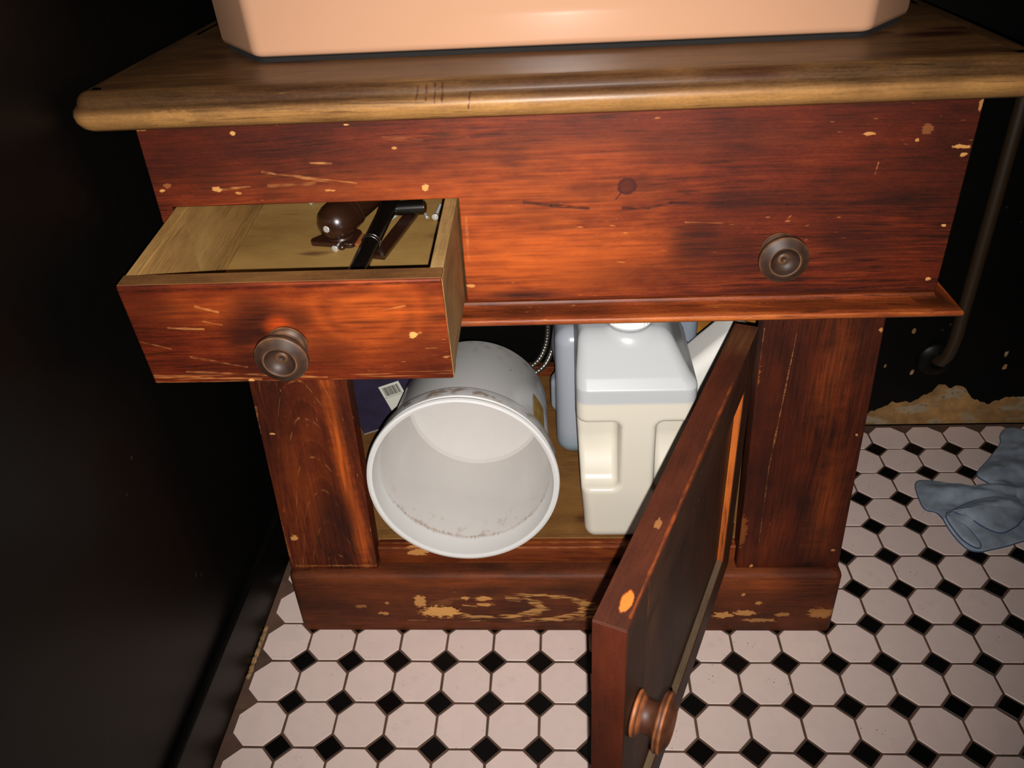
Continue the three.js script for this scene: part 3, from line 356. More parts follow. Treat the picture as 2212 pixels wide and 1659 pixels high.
{ // door, hinged on the right post and swung out
  const door = new THREE.Group(); door.name = 'door'; door.userData.label = 'dark brown panelled door swung wide open'; stand.add(door);
  door.position.set(0.2303, 0, -0.0565); door.rotation.y = 1.178;
  const D = (n, g, m, l) => part(n, g, m, door, l), yb = 0.112, yt = 0.44, L = -0.411;
  D('stile', uvBox(board(-0.042, 0, yb, yt, -0.024, 0, 0.0015), -0.1, 0.1, 0.12, 0.34), mDoorV); D('stile', uvBox(board(L, L + 0.046, yb, yt, -0.024, 0, 0.0012), L, 0.1, 0.12, 0.34), mDoorV, 'worn free edge of the door');
  D('rail', uvBox(board(L + 0.0462, -0.0422, yb, yb + 0.044, -0.024, 0, 0.0012), L, 0.1, 0.34, 0.12), mDoorH); D('rail', uvBox(board(L + 0.0462, -0.0422, yt - 0.05, yt, -0.024, 0, 0.0012), L, 0.35, 0.34, 0.12), mDoorH);
  D('panel', uvBox(board(L + 0.0462, -0.0422, yb + 0.0442, yt - 0.0502, -0.0205, -0.0075, 0.0008), L, 0.15, 0.34, 0.26), mDoorP);
  D('bead', uvBox(board(-0.0455, -0.0421, yb + 0.0442, yt - 0.0502, -0.0074, -0.0006, 0.0008), -0.1, 0.1, 0.12, 0.34), mBeadLit, 'bare hinge stile edge with its lit orange painted in'); D('bead', uvBox(board(L + 0.0462, -0.0457, yb + 0.0441, yb + 0.0462, -0.0074, -0.0006, 0.0008), L, 0.1, 0.34, 0.12), mBeadGrey, 'dusty ledge above the bottom rail');
  // reddish varnish on the top and free edges, chipped at the corner
  D('top_edge', uvBox(board(L - 0.0004, -0.001, yt - 0.0012, yt + 0.0008, -0.0238, -0.0003, 0.0005), L, 0, 0.42, 0.34), mDoorTop, 'reddish top edge of the door'); D('free_edge', uvBox(board(L - 0.0008, L + 0.0006, yb + 0.002, yt - 0.0002, -0.0238, -0.0003, 0.0005), -0.1, 0, 0.42, 0.34), mDoorEdge, 'reddish free edge of the door');
  const kn = D('knob', knobG, knobRed, 'turned reddish-brown door knob'); kn.position.set(-0.386, 0.326, 0.0002);
  for (const y of [0.155, 0.395]) D('hinge', mergeGeometries([new THREE.CylinderGeometry(0.0032, 0.0032, 0.034, 12).translate(0.0046, y, -0.0028), box(0.006, 0.034, 0.0012, 0.002, y, -0.0022)]), brass);
}
// countertop: thick board with a moulded nose
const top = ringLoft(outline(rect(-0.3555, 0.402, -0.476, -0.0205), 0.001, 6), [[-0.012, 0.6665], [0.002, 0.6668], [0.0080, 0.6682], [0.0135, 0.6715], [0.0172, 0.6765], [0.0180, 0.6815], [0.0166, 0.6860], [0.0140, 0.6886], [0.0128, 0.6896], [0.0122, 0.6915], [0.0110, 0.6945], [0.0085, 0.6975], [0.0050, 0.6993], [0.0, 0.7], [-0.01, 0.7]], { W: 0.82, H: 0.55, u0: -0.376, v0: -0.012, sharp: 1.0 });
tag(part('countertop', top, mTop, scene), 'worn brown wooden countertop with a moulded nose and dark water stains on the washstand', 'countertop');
// ---------------------------------------------------------------- peach washbasin
{
  const poly = [[-0.292, -0.43], [-0.292, -0.171], [-0.2365, -0.097], [0.302, -0.097], [0.3575, -0.166], [0.3575, -0.43]];
  const o = outline(poly, 0.016, 6), peach = new THREE.MeshPhysicalMaterial({ color: new THREE.Color(0.50, 0.275, 0.165), roughness: 0.25, clearcoat: 0.6, clearcoatRoughness: 0.08 });
  const g = thing('washbasin', 'peach-coloured porcelain washbasin with cut corners sitting on the countertop', 'washbasin');
  part('basin', ringLoft(o, [[-0.012, 0.7035], [-0.005, 0.7042], [-0.0012, 0.7065], [0.0, 0.7105], [0.002, 0.76], [0.0045, 0.815], [0.005, 0.826], [0.003, 0.8325], [-0.002, 0.835], [-0.006, 0.832], [-0.0075, 0.825], [-0.01, 0.78], [-0.013, 0.73], [-0.0155, 0.7215], [-0.0158, 0.72]], { sharp: 1.1 }), peach, g);
  part('caulk', ringLoft(outline(poly.map(([x, z]) => [x * 0.985, z + (z > -0.2 ? -0.004 : 0.004)]), 0.016, 6), [[-0.006, 0.7001], [0.0015, 0.7001], [0.0005, 0.7034], [-0.006, 0.7034]], {}), new THREE.MeshStandardMaterial({ color: 0x060403, roughness: 0.9 }), g, 'dark dirty joint under the basin');
}

// ---------------------------------------------------------------- white pail lying on its side
{
  const L = 0.186, R = 0.1035, Rb = 0.094, map = mottle(0.7, 0.6, 1100, 91, [206, 205, 203], 0.02, (x, y, t) => {
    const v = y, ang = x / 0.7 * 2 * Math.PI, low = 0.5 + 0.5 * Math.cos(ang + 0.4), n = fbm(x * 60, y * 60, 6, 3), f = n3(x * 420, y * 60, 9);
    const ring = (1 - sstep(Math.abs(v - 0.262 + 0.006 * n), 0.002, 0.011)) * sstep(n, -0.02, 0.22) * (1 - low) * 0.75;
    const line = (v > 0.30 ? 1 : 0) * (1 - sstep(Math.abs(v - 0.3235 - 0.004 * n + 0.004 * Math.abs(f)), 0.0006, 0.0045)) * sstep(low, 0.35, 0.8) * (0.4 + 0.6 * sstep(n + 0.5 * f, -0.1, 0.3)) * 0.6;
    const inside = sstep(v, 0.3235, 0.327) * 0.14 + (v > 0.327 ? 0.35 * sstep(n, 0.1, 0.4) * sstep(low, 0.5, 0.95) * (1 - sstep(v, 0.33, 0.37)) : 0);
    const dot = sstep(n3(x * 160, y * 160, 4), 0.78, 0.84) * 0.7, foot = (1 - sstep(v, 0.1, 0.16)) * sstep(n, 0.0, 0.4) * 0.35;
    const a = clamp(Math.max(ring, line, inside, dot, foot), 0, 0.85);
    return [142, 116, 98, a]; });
  const prof = [[0, 0], [Rb - 0.006, 0], [Rb - 0.001, 0.0018], [Rb, 0.006], [R - 0.003, L - 0.034], [R + 0.0045, L - 0.033], [R + 0.0052, L - 0.031], [R + 0.0052, L - 0.013], [R + 0.0034, L - 0.0115], [R + 0.0030, L - 0.008], [R + 0.0066, L - 0.0065], [R + 0.0078, L - 0.003], [R + 0.0068, L - 0.0004], [R + 0.0042, L + 0.0004], [R + 0.0008, L - 0.0012], [R + 0.0002, L - 0.006], [R - 0.0022, L - 0.026], [R - 0.0030, L - 0.0275], [Rb - 0.0035, 0.010], [Rb - 0.007, 0.0055], [Rb - 0.014, 0.0042], [0, 0.004]];
  const g = crease(lathe(prof, 120), 0.5), uv = g.attributes.uv, p = g.attributes.position;
  const len = [0]; for (let i = 1; i < prof.length; i++) len.push(len[i - 1] + Math.hypot(prof[i][0] - prof[i - 1][0], prof[i][1] - prof[i - 1][1]));
  for (let i = 0; i < uv.count; i++) { const f = uv.getY(i) * (prof.length - 1), k = Math.min(prof.length - 2, Math.floor(f + 1e-4)), s = lerp(len[k], len[k + 1], f - k); uv.setXY(i, uv.getX(i), s / 0.6); }
  const pail = thing('plastic_pail', 'white plastic pail lying on its side in the cabinet with its open mouth forwards', 'pail', [-0.0825, 0.2285, -0.238]);
  pail.rotation.set(Math.PI / 2 - 0.085, 0, 0); pail.rotateY(0.4);
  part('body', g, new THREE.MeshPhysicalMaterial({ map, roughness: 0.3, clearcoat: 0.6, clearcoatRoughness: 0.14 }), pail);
  const lab = new THREE.CylinderGeometry(0.1009, 0.0978, 0.07, 16, 1, true, 0, 0.26); lab.translate(0, 0.111, 0);
  const lg = mottle(0.06, 0.06, 900, 95, [150, 116, 40], 0.5);
  const lb = part('label_sticker', lab, new THREE.MeshStandardMaterial({ map: lg, roughness: 0.6, side: THREE.DoubleSide }), pail, 'scuffed ochre label'); lb.rotation.y = 1.52;
}

// ---------------------------------------------------------------- jugs
function jugField(hx, hz, H, neckX) { // body with sloped shoulders and two finger recesses beside a central grip in its front
  const bodyTop = H * 0.762, sh = H * 0.78;
  return (x, y, z) => {
    const tap = y < bodyTop ? 1 - 0.05 * sstep(y, 0.09, 0.0) : 1;
    let f = hz * tap, r = hx * tap, l = hx * tap + 0.006 * sstep(y, 0.03, 0.19), b = hz * tap;
    if (y > bodyTop) { const t = (y - bodyTop), c = Math.min(t, 0.011); f -= c * 0.85; const u = Math.max(0, t - 0.011); f -= u * 1.05; r -= c * 0.25 + Math.max(0, t - 0.004) * 0.62; l -= u * 0.10; b -= u * 0.3; }
    const cx = (r - l) / 2, cz = (f - b) / 2, ex = Math.max(0.01, (r + l) / 2), ez = Math.max(0.01, (f + b) / 2), R = 0.013;
    const qx = Math.abs(x - cx) - ex + R, qz = Math.abs(z - cz) - ez + R;
    let d = Math.hypot(Math.max(qx, 0), Math.max(qz, 0)) + Math.min(Math.max(qx, qz), 0) - R;
    d = smax(d, -y, 0.016); d = smax(d, y - H * 0.925, 0.012);
    d = smin(d, smax(Math.hypot(x - neckX, z - 0.012) - 0.0205, Math.abs(y - H * 0.93) - H * 0.05, 0.003), 0.009);
    d = smin(d, smax(Math.hypot(x - neckX, z - 0.012) - 0.0235, Math.abs(y - H * 0.948) - 0.003, 0.003), 0.003);
    const y0 = H * 0.288, y1 = H * 0.612, yc = (y0 + y1) / 2, hy = (y1 - y0) / 2, depth = 0.040 * clamp(0.35 + 0.65 * sstep(y, y0 - 0.01, y0 + 0.055), 0, 1);
    for (const s of [-1, 1]) { const xc = s * (0.0205 + 0.04); const n = sdBox(x - xc, y - yc, z - (hz + 0.03 - depth), 0.04, hy, 0.03, 0.009); d = smax(d, -n, 0.008); }
    return d;
  };
}
const HDPE = new THREE.MeshPhysicalMaterial({ vertexColors: true, roughness: 0.3, clearcoat: 0.12, clearcoatRoughness: 0.15 });
const capM = new THREE.MeshPhysicalMaterial({ color: 0xe9e9e6, roughness: 0.4 });
function cap(parent, x, y, z, r, mat, h = 0.022) { const c = [new THREE.CylinderGeometry(r, r * 1.03, h, 36).translate(x, y + h / 2, z)]; for (let i = 0; i < 30; i++) { const a = i / 30 * 2 * Math.PI; c.push(box(0.0012, h * 0.8, 0.0012, x + r * 1.02 * Math.cos(a), y + h * 0.45, z + r * 1.02 * Math.sin(a))); } return part('cap', mergeGeometries(c.map((q) => q.toNonIndexed())), mat, parent); }
{
  const H = 0.292, lo = new THREE.Color(0xd0cabb), hi = new THREE.Color(0xb2b5b7);
  const jug = thing('plastic_jug', 'large milky plastic jug with a T-shaped grip, half full of cream liquid, beside the pail', 'jug', [0.1178, 0.1286, -0.151]);
  part('body', netMesh(jugField(0.0632, 0.0735, H, -0.009), [-0.072, -0.006, -0.082], [0.072, 0.292, 0.082], 0.0021, (x, y, z, c) => c.copy(lo).lerp(hi, sstep(y, 0.2035, 0.2075))), HDPE, jug);
  cap(jug, -0.009, H * 0.955, 0.012, 0.0245, capM);
}
{
  const a = new THREE.Color(0xa3a8b2), b = new THREE.Color(0x83949e), H = 0.26;
  const jug = thing('plastic_jug', 'bluish translucent plastic jug with a bulging shoulder, left of and behind the large milky jug', 'jug', [0.0735, 0.1286, -0.315]);
  const f = (x, y, z) => { let d = sdBox(x, y - 0.1, z, 0.050, 0.1, 0.07, 0.022); const r = lerp(0.0555, 0.03, sstep(y, 0.14, 0.25)); let q = Math.hypot(x * 1.0, z * 0.95) - r; q = smax(q, Math.abs(y - 0.175 - 0.35 * (-x - 0.02)) - 0.07, 0.03); d = smin(d, q, 0.006);
    d = smin(d, sdBox(x + 0.043, y - 0.085, z - 0.03, 0.014, 0.028, 0.016, 0.012), 0.004);
    return smin(d, smax(Math.hypot(x, z) - 0.019, Math.abs(y - 0.25) - 0.018, 0.003), 0.01); };
  part('body', netMesh(f, [-0.09, -0.006, -0.09], [0.09, 0.275, 0.09], 0.003, (x, y, z, c) => c.copy(b).lerp(a, sstep(y, 0.01, 0.05))), HDPE, jug);
  cap(jug, 0, 0.262, 0, 0.0225, capM);
}
{
  const c0 = new THREE.Color(0x8c95a3), H = 0.27, jug = thing('plastic_bottle', 'tall grey-blue plastic bottle with a blue label, far right behind the large milky jug', 'bottle', [0.19, 0.1286, -0.395]);
  const f = (x, y, z) => smin(smax(sdBox(x, y - 0.118, z, 0.036, 0.118, 0.04, 0.014), 0.0001 - y, 0.004), smax(Math.hypot(x, z) - 0.017, Math.abs(y - 0.245) - 0.022, 0.003), 0.016);
  part('body', netMesh(f, [-0.054, -0.004, -0.05], [0.054, 0.272, 0.05], 0.003, (x, y, z, c) => c.copy(c0)), HDPE, jug);
  cap(jug, 0, 0.258, 0, 0.02, capM);
  const s = new THREE.Shape(); const w = 0.022, h = 0.036, r = 0.008; s.moveTo(-w + r, -h); s.lineTo(w - r, -h); s.quadraticCurveTo(w, -h, w, -h + r); s.lineTo(w, h - r); s.quadraticCurveTo(w, h, w - r, h); s.lineTo(-w + r, h); s.quadraticCurveTo(-w, h, -w, h - r); s.lineTo(-w, -h + r); s.quadraticCurveTo(-w, -h, -w + r, -h);
  part('label', new THREE.ExtrudeGeometry(s, { depth: 0.0006, bevelEnabled: false }).translate(0, 0.088, 0.0398), new THREE.MeshStandardMaterial({ color: 0x10209a, roughness: 0.5 }), jug, 'dark blue label');
}
{
  const c0 = new THREE.Color(0xeceae4), jug = thing('plastic_bottle', 'bright white squat plastic bottle tipped over behind the open door', 'bottle', [0.2115, 0.1222, -0.272]);
  const f = (x, y, z) => smin(sdBox(x + 0.06, y - 0.09, z, 0.06, 0.09, 0.034, 0.016), smax(Math.hypot(x + 0.06, z) - 0.014, Math.abs(y - 0.182) - 0.012, 0.003), 0.012);
  part('body', netMesh(f, [-0.126, -0.006, -0.04], [0.006, 0.2, 0.04], 0.0028, (x, y, z, c) => c.copy(c0)), HDPE, jug);
  jug.rotation.z = -0.785;
  cap(jug, -0.06, 0.190, 0, 0.0165, capM, 0.010);
}

// ---------------------------------------------------------------- purple carton
{
  const w = 0.17, h = 0.1, d = 0.055, s = new THREE.Shape(); s.moveTo(0, 0); s.lineTo(0.034, 0); s.quadraticCurveTo(0.036, 0.012, 0.05, 0.012); s.lineTo(0.1, 0.012); s.quadraticCurveTo(0.114, 0.012, 0.116, 0); s.lineTo(w, 0); s.lineTo(w, h); s.lineTo(0, h);
  const bx = thing('cardboard_carton', 'purple cardboard carton with a barcode sticker, tilted against the left cabinet side behind the pail', 'box', [-0.262, 0.1290, -0.36]);
  const m = mottle(0.3, 0.3, 700, 101, [44, 36, 58], 0.35), grey = new THREE.MeshStandardMaterial({ color: 0x8b8378, roughness: 0.85 });
  part('box', uvBox(new THREE.ExtrudeGeometry(s, { depth: d, bevelEnabled: true, bevelSize: 0.0008, bevelThickness: 0.0008, bevelOffset: -0.0008, bevelSegments: 1 }), 0, 0, 0.3, 0.3), new THREE.MeshPhysicalMaterial({ map: m, roughness: 0.5 }), bx);
  part('flap', board(0.0, 0.034, -0.0002, 0.0016, -0.001, d + 0.0022, 0.0005), grey, bx, 'grey board edge');
  const W = 128, Hh = 128, data = new Uint8Array(W * Hh * 4), R = rng(5), cols = []; for (let i = 0; i < W;) { const n = 2 + Math.floor(R() * 4), v = cols.length && cols[i - 1] === 40 ? 205 : 40; for (let k = 0; k < n && i < W; k++, i++) cols[i] = v; }
  for (let j = 0; j < Hh; j++) for (let i = 0; i < W; i++) { const bar = j > 74 && j < 118 && i > 12 && i < 116, v = bar ? cols[i] : (j > 66 && j < 70 ? 150 : 205); data.set([v, v, v * 0.94, 255], (j * W + i) * 4); }
  const lg = uvBox(board(0.058, 0.090, 0.024, 0.068, d + 0.0004, d + 0.0012, 0.0002), 0.058, 0.024, 0.032, 0.044);
  part('barcode_sticker', lg, new THREE.MeshStandardMaterial({ map: toTex(data, W, Hh), roughness: 0.7 }), bx, 'white barcode sticker');
  bx.rotation.z = 0.34;
}

// ---------------------------------------------------------------- braided hoses, wall pipe
{
  const hoseM = new THREE.MeshStandardMaterial({ color: 0x8f8a80, metalness: 0.9, roughness: 0.34 });
  const hose = (pts, name, label) => { const g = new THREE.TubeGeometry(new THREE.CatmullRomCurve3(pts.map((p) => new THREE.Vector3(...p))), 260, 0.0042, 10), p = g.attributes.position, n = g.attributes.normal; for (let i = 0; i < p.count; i++) { const k = Math.floor(i / 11), b = (k % 3 === 0) ? -0.0006 : 0.0002; p.setXYZ(i, p.getX(i) + n.getX(i) * b, p.getY(i) + n.getY(i) * b, p.getZ(i) + n.getZ(i) * b); } g.computeVertexNormals(); tag(part(name, g, hoseM, scene), label, 'hose'); };
  hose([[0.010, 0.44, -0.465], [0.012, 0.3, -0.468], [0.0115, 0.216, -0.468], [0.007, 0.184, -0.462], [-0.006, 0.160, -0.4535], [-0.028, 0.145, -0.449], [-0.08, 0.1335, -0.43], [-0.15, 0.1335, -0.42]], 'braided_hose', 'braided steel supply hose curving behind the pail, the left one of the pair');
  hose([[0.022, 0.44, -0.465], [0.024, 0.3, -0.468], [0.0225, 0.213, -0.468], [0.017, 0.177, -0.460], [0.004, 0.1535, -0.4485], [-0.022, 0.137, -0.442], [-0.075, 0.1335, -0.415], [-0.15, 0.1335, -0.404]], 'braided_hose_001', 'braided steel supply hose curving behind the pail, the right one next to the bluish jug');
  const pipe = thing('water_pipe', 'black-painted vertical pipe with a round wall plate at its foot on the back wall', 'pipe');
  const pm = new THREE.MeshPhysicalMaterial({ color: new THREE.Color(0.03, 0.016, 0.007), roughness: 0.45 });
  part('tube', tube([[0.6375, 2.3, -0.458], [0.6375, 1.5, -0.458], [0.6375, 0.6, -0.458], [0.6375, 0.24, -0.458], [0.6370, 0.175, -0.459], [0.633, 0.142, -0.464], [0.629, 0.132, -0.474], [0.628, 0.130, -0.4845]], 0.0095, 120, 18), pm, pipe);
  part('wall_plate', lathe([[0.010, 0.0], [0.030, 0.0], [0.0305, 0.002], [0.027, 0.006], [0.018, 0.010], [0.0125, 0.0115], [0.0112, 0.0112]], 40).rotateX(Math.PI / 2).translate(0.6285, 0.13, ZB + 0.0002), blackPaint, pipe, 'dished black wall plate with flaking paint');
}

// ---------------------------------------------------------------- hardware in the drawer
const floorY = (z) => 0.4918 - 0.105 * (z + 0.052), droop = 0.1047;
const bronze = new THREE.MeshPhysicalMaterial({ color: 0x2c170d, roughness: 0.3, clearcoat: 0.5, clearcoatRoughness: 0.15 }), blackM = new THREE.MeshPhysicalMaterial({ color: 0x0c0907, roughness: 0.28, clearcoat: 0.5, clearcoatRoughness: 0.2 }), zinc = new THREE.MeshStandardMaterial({ color: 0xd8d8d2, metalness: 0.55, roughness: 0.28 });
function onDrawer(name, label, cat, x, z, group) { const g = thing(name, label, cat, [x, floorY(z) + 0.0003, z], group); g.rotation.set(droop, 0, 0); return g; }
{ // brown fitting: domed end on a flange, ringed collar and barrel
  const g = onDrawer('pipe_fitting', 'dark brown domed pipe fitting on a flange lying in the open drawer', 'fitting', -0.204, -0.158);
  const body = lathe([[0, 0], [0.008, 0.0008], [0.0142, 0.0044], [0.0186, 0.0105], [0.0204, 0.018], [0.0206, 0.024], [0.0196, 0.032], [0.0188, 0.0345], [0.0194, 0.0355], [0.0194, 0.038], [0.0182, 0.0388], [0.0182, 0.042], [0.0190, 0.043], [0.0190, 0.0455], [0.0172, 0.047], [0.0168, 0.1], [0.0150, 0.101], [0, 0.101]], 44).rotateX(-Math.PI / 2).translate(0, 0, 0.021);
  const b = part('body', body, bronze, g); b.position.set(0, 0.0215, 0); b.rotation.set(0.06, -0.42, 0);
  const s = new THREE.Shape(); s.moveTo(-0.0285, 0.002); s.quadraticCurveTo(-0.03, -0.003, -0.027, -0.0045); s.lineTo(0.012, -0.0115); s.quadraticCurveTo(0.017, -0.012, 0.0185, -0.008); s.lineTo(0.022, 0.014); s.quadraticCurveTo(0.02, 0.02, 0.014, 0.02); s.lineTo(-0.01, 0.02);
  const fl = part('flange', new THREE.ExtrudeGeometry(s, { depth: 0.0036, bevelEnabled: true, bevelSize: 0.001, bevelThickness: 0.001, bevelSegments: 2 }).rotateX(-Math.PI / 2).translate(0, 0.001, 0), bronze, g); fl.position.set(0, 0.0004, 0.010);
  const neck = part('neck', lathe([[0.0165, 0], [0.013, 0.004], [0.0115, 0.01]], 30), bronze, g); neck.position.set(0.001, 0.0045, 0.002);
  const sc = part('screw_head', lathe([[0, 0.0018], [0.0012, 0.0014], [0.0016, 0.0020], [0.0034, 0.0018], [0.0038, 0.001], [0.0038, 0]], 20).rotateX(Math.PI / 2), zinc, g); sc.position.set(-0.0075, 0.0225, 0.0186); sc.rotation.set(-0.15, -0.35, 0);
}
{ // black lever handle
  const g = onDrawer('lever_handle', 'glossy black lever handle with ring grooves lying across the open drawer', 'handle', -0.164, -0.122);
  const ax = new THREE.Vector3(0.0085, 0.004, -0.075).normalize(), rot = new THREE.Quaternion().setFromUnitVectors(new THREE.Vector3(0, 1, 0), ax);
  const lev = part('lever', lathe([[0, -0.062], [0.006, -0.0615], [0.0084, -0.058], [0.0089, -0.02], [0.0089, 0.0], [0.0096, 0.0012], [0.0096, 0.0028], [0.0086, 0.0036], [0.0086, 0.0046], [0.0096, 0.0054], [0.0096, 0.007], [0.0088, 0.0082], [0.0088, 0.055], [0.0096, 0.066], [0.0104, 0.09], [0, 0.0905]], 28), blackM, g); lev.position.set(0, 0.0118, 0); lev.quaternion.copy(rot);
  for (const y of [0.0020, 0.0062]) { const r = part('ring', new THREE.TorusGeometry(0.0096, 0.0005, 8, 40), new THREE.MeshStandardMaterial({ color: 0x9c948c, metalness: 1, roughness: 0.3 }), g); r.position.set(0, 0.0118, 0).addScaledVector(ax, y); r.quaternion.setFromUnitVectors(new THREE.Vector3(0, 0, 1), ax); }
  const cr = part('cross_piece', new THREE.CylinderGeometry(0.0075, 0.0085, 0.046, 24).rotateZ(Math.PI / 2), blackM, g); cr.position.set(0.024, 0.0125, -0.079); cr.rotation.y = 0.05;
  const el = part('end_cap', new THREE.SphereGeometry(0.0078, 20, 14), new THREE.MeshStandardMaterial({ color: 0x5c3b1c, metalness: 0.8, roughness: 0.3 }), g); el.scale.set(0.35, 0.85, 0.85); el.position.set(0.0475, 0.0125, -0.080);
}
{ // flat strip and small pieces
  const g = onDrawer('metal_strip', 'flat dark brown metal strip lying beside the black lever handle', 'strip', -0.143, -0.163);
  const a = part('bar', board(-0.0075, 0.0075, 0, 0.005, -0.055, 0.053, 0.001), bronze, g); a.rotation.y = -0.24;
  const e = part('rivet', new THREE.SphereGeometry(0.0042, 16, 10), zinc, g); e.position.set(0.0125, 0.0052, -0.055); e.scale.y = 0.6;
}
function screwParts(g, len) {
  const pr = [[0, 0.0012], [0.0009, 0.0004], [0.0013, 0.0006], [0.0038, 0.0002], [0.004, -0.0006], [0.0018, -0.0036], [0.00165, -0.006]];
  part('head', lathe(pr, 18), zinc, g);
  const th = [[0.00165, -0.006]]; for (let y = 0.006; y < len - 0.004; y += 0.0016) th.push([0.0013, -y - 0.0004], [0.0019, -y - 0.0009], [0.0013, -y - 0.0014]); th.push([0.0012, -len + 0.004], [0, -len]);
  part('shaft', lathe(th, 12), zinc, g);
}
{
  const first = new THREE.Group(); screwParts(first, 0.03);
  const list = [[-0.2046, -0.1290, 0.35, 'zinc screw lying against the flange of the brown fitting'], [-0.1046, -0.193, 0.13, 'zinc screw lying by the right side of the drawer'], [-0.1575, -0.184, 0.55, 'zinc screw between the lever handle and the metal strip'], [-0.1215, -0.2145, 2.8, 'zinc screw at the back of the drawer under the apron, right of the lever'], [-0.2545, -0.239, -1.35, 'zinc screw at the back left of the drawer']];
  list.forEach(([x, z, a, label]) => { const g = first.clone(); g.name = numbered('screw'); tag(g, label, 'screw', 'loose screws in the drawer'); g.position.set(x, floorY(z) + 0.0042, z); const d = new THREE.Vector3(Math.sin(a), 0.06 + 0.105 * Math.cos(a), -Math.cos(a)).normalize(); g.quaternion.setFromUnitVectors(new THREE.Vector3(0, -1, 0), d); scene.add(g); });
  const bead = (x, z, r, label) => { const b = new THREE.Mesh(new THREE.SphereGeometry(r, 22, 14), bronze); b.name = numbered('brown_cap'); b.scale.y = 0.85; b.position.set(x, floorY(z) + r * 0.85, z); shade(b); tag(b, label, 'cap', 'brown screw caps in the drawer'); scene.add(b); };
  bead(-0.1978, -0.1345, 0.0042, 'small round brown screw cap nearest the drawer front'); bead(-0.1915, -0.149, 0.0036, 'smaller round brown screw cap beside the orange chip');
  const chip = new THREE.Mesh(new RoundedBoxGeometry(0.011, 0.004, 0.022, 2, 0.0014), new THREE.MeshStandardMaterial({ color: 0x8a4a22, roughness: 0.7 })); chip.name = 'wood_chip'; chip.position.set(-0.1825, floorY(-0.150) + 0.0024, -0.150); chip.rotation.set(droop, -0.35, 0); shade(chip); scene.add(chip); tag(chip, 'orange-brown wood chip lying left of the lever handle', 'chip');
}

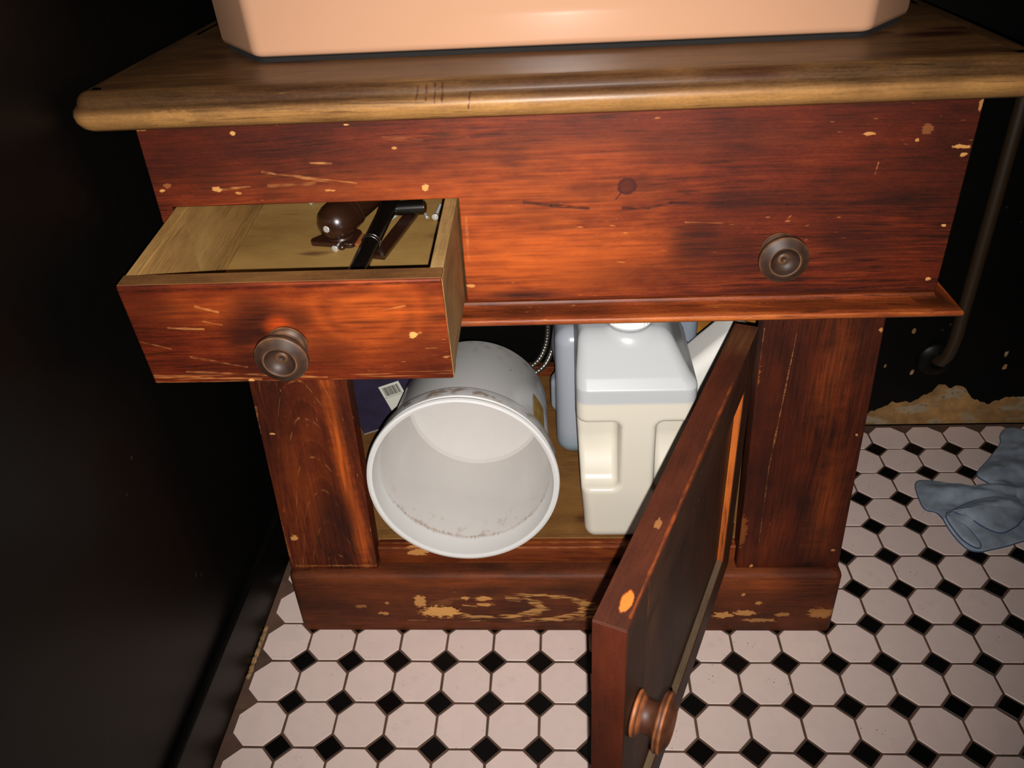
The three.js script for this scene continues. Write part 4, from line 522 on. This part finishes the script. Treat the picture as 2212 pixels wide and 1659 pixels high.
// ---------------------------------------------------------------- blue cloth on the floor
{
  const cm = mottle(0.25, 0.25, 2200, 121, [138, 148, 160], 0.4, (x, y) => { const m = sstep(n3(x * 900, y * 900, 4), 0.1, 0.5) * 0.25; return [64, 80, 108, m]; });
  const clothM = new THREE.MeshPhysicalMaterial({ map: cm, bumpMap: cm, bumpScale: 0.0012, roughness: 0.95, sheen: 0.4, sheenRoughness: 0.6, sheenColor: new THREE.Color(0.3, 0.36, 0.45), side: THREE.DoubleSide });
  const hemM = new THREE.MeshStandardMaterial({ color: 0x3a4a6a, roughness: 0.9 });
  const cloth = thing('cleaning_cloth', 'crumpled blue-grey microfibre cloth on the tiled floor by the peeling wall', 'cloth');
  function sheet(name, pts, centre, y0, hfun, label, NR = 34, NT = 150) {
    const curve = new THREE.CatmullRomCurve3(pts.map(([x, z]) => new THREE.Vector3(x, 0, z)), true, 'catmullrom', 0.5), pos = [], uv = [], idx = [], rimP = [], B = curve.getSpacedPoints(NT);
    for (const side of [0, 1]) for (let k = 0; k <= NR; k++) for (let i = 0; i <= NT; i++) {
      const t = k / NR, b = B[i % NT], x = lerp(centre[0], b.x, t), z = lerp(centre[1], b.z, t), edge = 1 - Math.pow(t, 6), h = y0 + 0.0022 + hfun(x, z, t) * (0.35 + 0.65 * edge);
      pos.push(x, side ? Math.max(y0 + 0.0004, h - 0.0032) : h, z); uv.push(x / 0.25, z / 0.25); if (!side && k === NR && i < NT) rimP.push([x, h - 0.0012, z]);
    }
    const S = (NR + 1) * (NT + 1), q = (s, k, i) => s * S + k * (NT + 1) + i;
    for (let k = 0; k < NR; k++) for (let i = 0; i < NT; i++) { idx.push(q(0, k, i), q(0, k, i + 1), q(0, k + 1, i + 1), q(0, k, i), q(0, k + 1, i + 1), q(0, k + 1, i)); idx.push(q(1, k, i), q(1, k + 1, i + 1), q(1, k, i + 1), q(1, k, i), q(1, k + 1, i), q(1, k + 1, i + 1)); }
    for (let i = 0; i < NT; i++) idx.push(q(0, NR, i), q(0, NR, i + 1), q(1, NR, i + 1), q(0, NR, i), q(1, NR, i + 1), q(1, NR, i));
    const g = new THREE.BufferGeometry(); g.setAttribute('position', new THREE.Float32BufferAttribute(pos, 3)); g.setAttribute('uv', new THREE.Float32BufferAttribute(uv, 2)); g.setIndex(idx); g.computeVertexNormals();
    const m = part(name, g, clothM, cloth, label); part('hem', tube(rimP, 0.0011, 240, 6, true), hemM, m, 'darker stitched hem');
  }
  const ridge = (x, z, a, b, w, h) => { const dx = b[0] - a[0], dz = b[1] - a[1], L = Math.hypot(dx, dz), t = clamp(((x - a[0]) * dx + (z - a[1]) * dz) / L / L, 0, 1), d = Math.hypot(x - a[0] - t * dx, z - a[1] - t * dz); return h * Math.exp(-d * d / w / w) * Math.sin(Math.PI * clamp(0.15 + 0.85 * t, 0, 1)) ** 0.5; };
  const field = (x, z) => 0.002 + ridge(x, z, [0.58, -0.31], [0.70, -0.285], 0.016, 0.014) + ridge(x, z, [0.60, -0.245], [0.72, -0.27], 0.020, 0.016) + ridge(x, z, [0.68, -0.345], [0.78, -0.36], 0.022, 0.014) + ridge(x, z, [0.665, -0.31], [0.74, -0.30], 0.012, 0.010) + 0.004 * n3(x * 28, z * 36, 5) + 0.002 * n3(x * 70, z * 90, 2);
  sheet('sheet', [[0.566, -0.318], [0.575, -0.335], [0.592, -0.336], [0.625, -0.327], [0.655, -0.317], [0.678, -0.317], [0.676, -0.328], [0.668, -0.342], [0.672, -0.354], [0.706, -0.391], [0.738, -0.428], [0.747, -0.449], [0.766, -0.468], [0.79, -0.464], [0.832, -0.431], [0.806, -0.349], [0.763, -0.276], [0.72, -0.228], [0.673, -0.205], [0.621, -0.188], [0.602, -0.185], [0.589, -0.194], [0.581, -0.228], [0.58, -0.253], [0.576, -0.266], [0.565, -0.27], [0.562, -0.284]], [0.705, -0.305], 0.0004, field);
  sheet('folded_flap', [[0.585, -0.252], [0.595, -0.256], [0.614, -0.238], [0.64, -0.214], [0.662, -0.221], [0.68, -0.235], [0.70, -0.262], [0.67, -0.284], [0.63, -0.278]], [0.648, -0.248], 0.0075, (x, z, t) => 0.002 + field(x, z) * 0.75 + 0.003 * (1 - t), 'folded-over flap', 18, 90);
  sheet('folded_edge', [[0.586, -0.253], [0.583, -0.238], [0.588, -0.203], [0.601, -0.186], [0.609, -0.195], [0.604, -0.228], [0.596, -0.246]], [0.595, -0.222], 0.006, () => 0.003, 'turned-up edge', 10, 60);
}
shade(scene);
renderer.render(scene, camera);
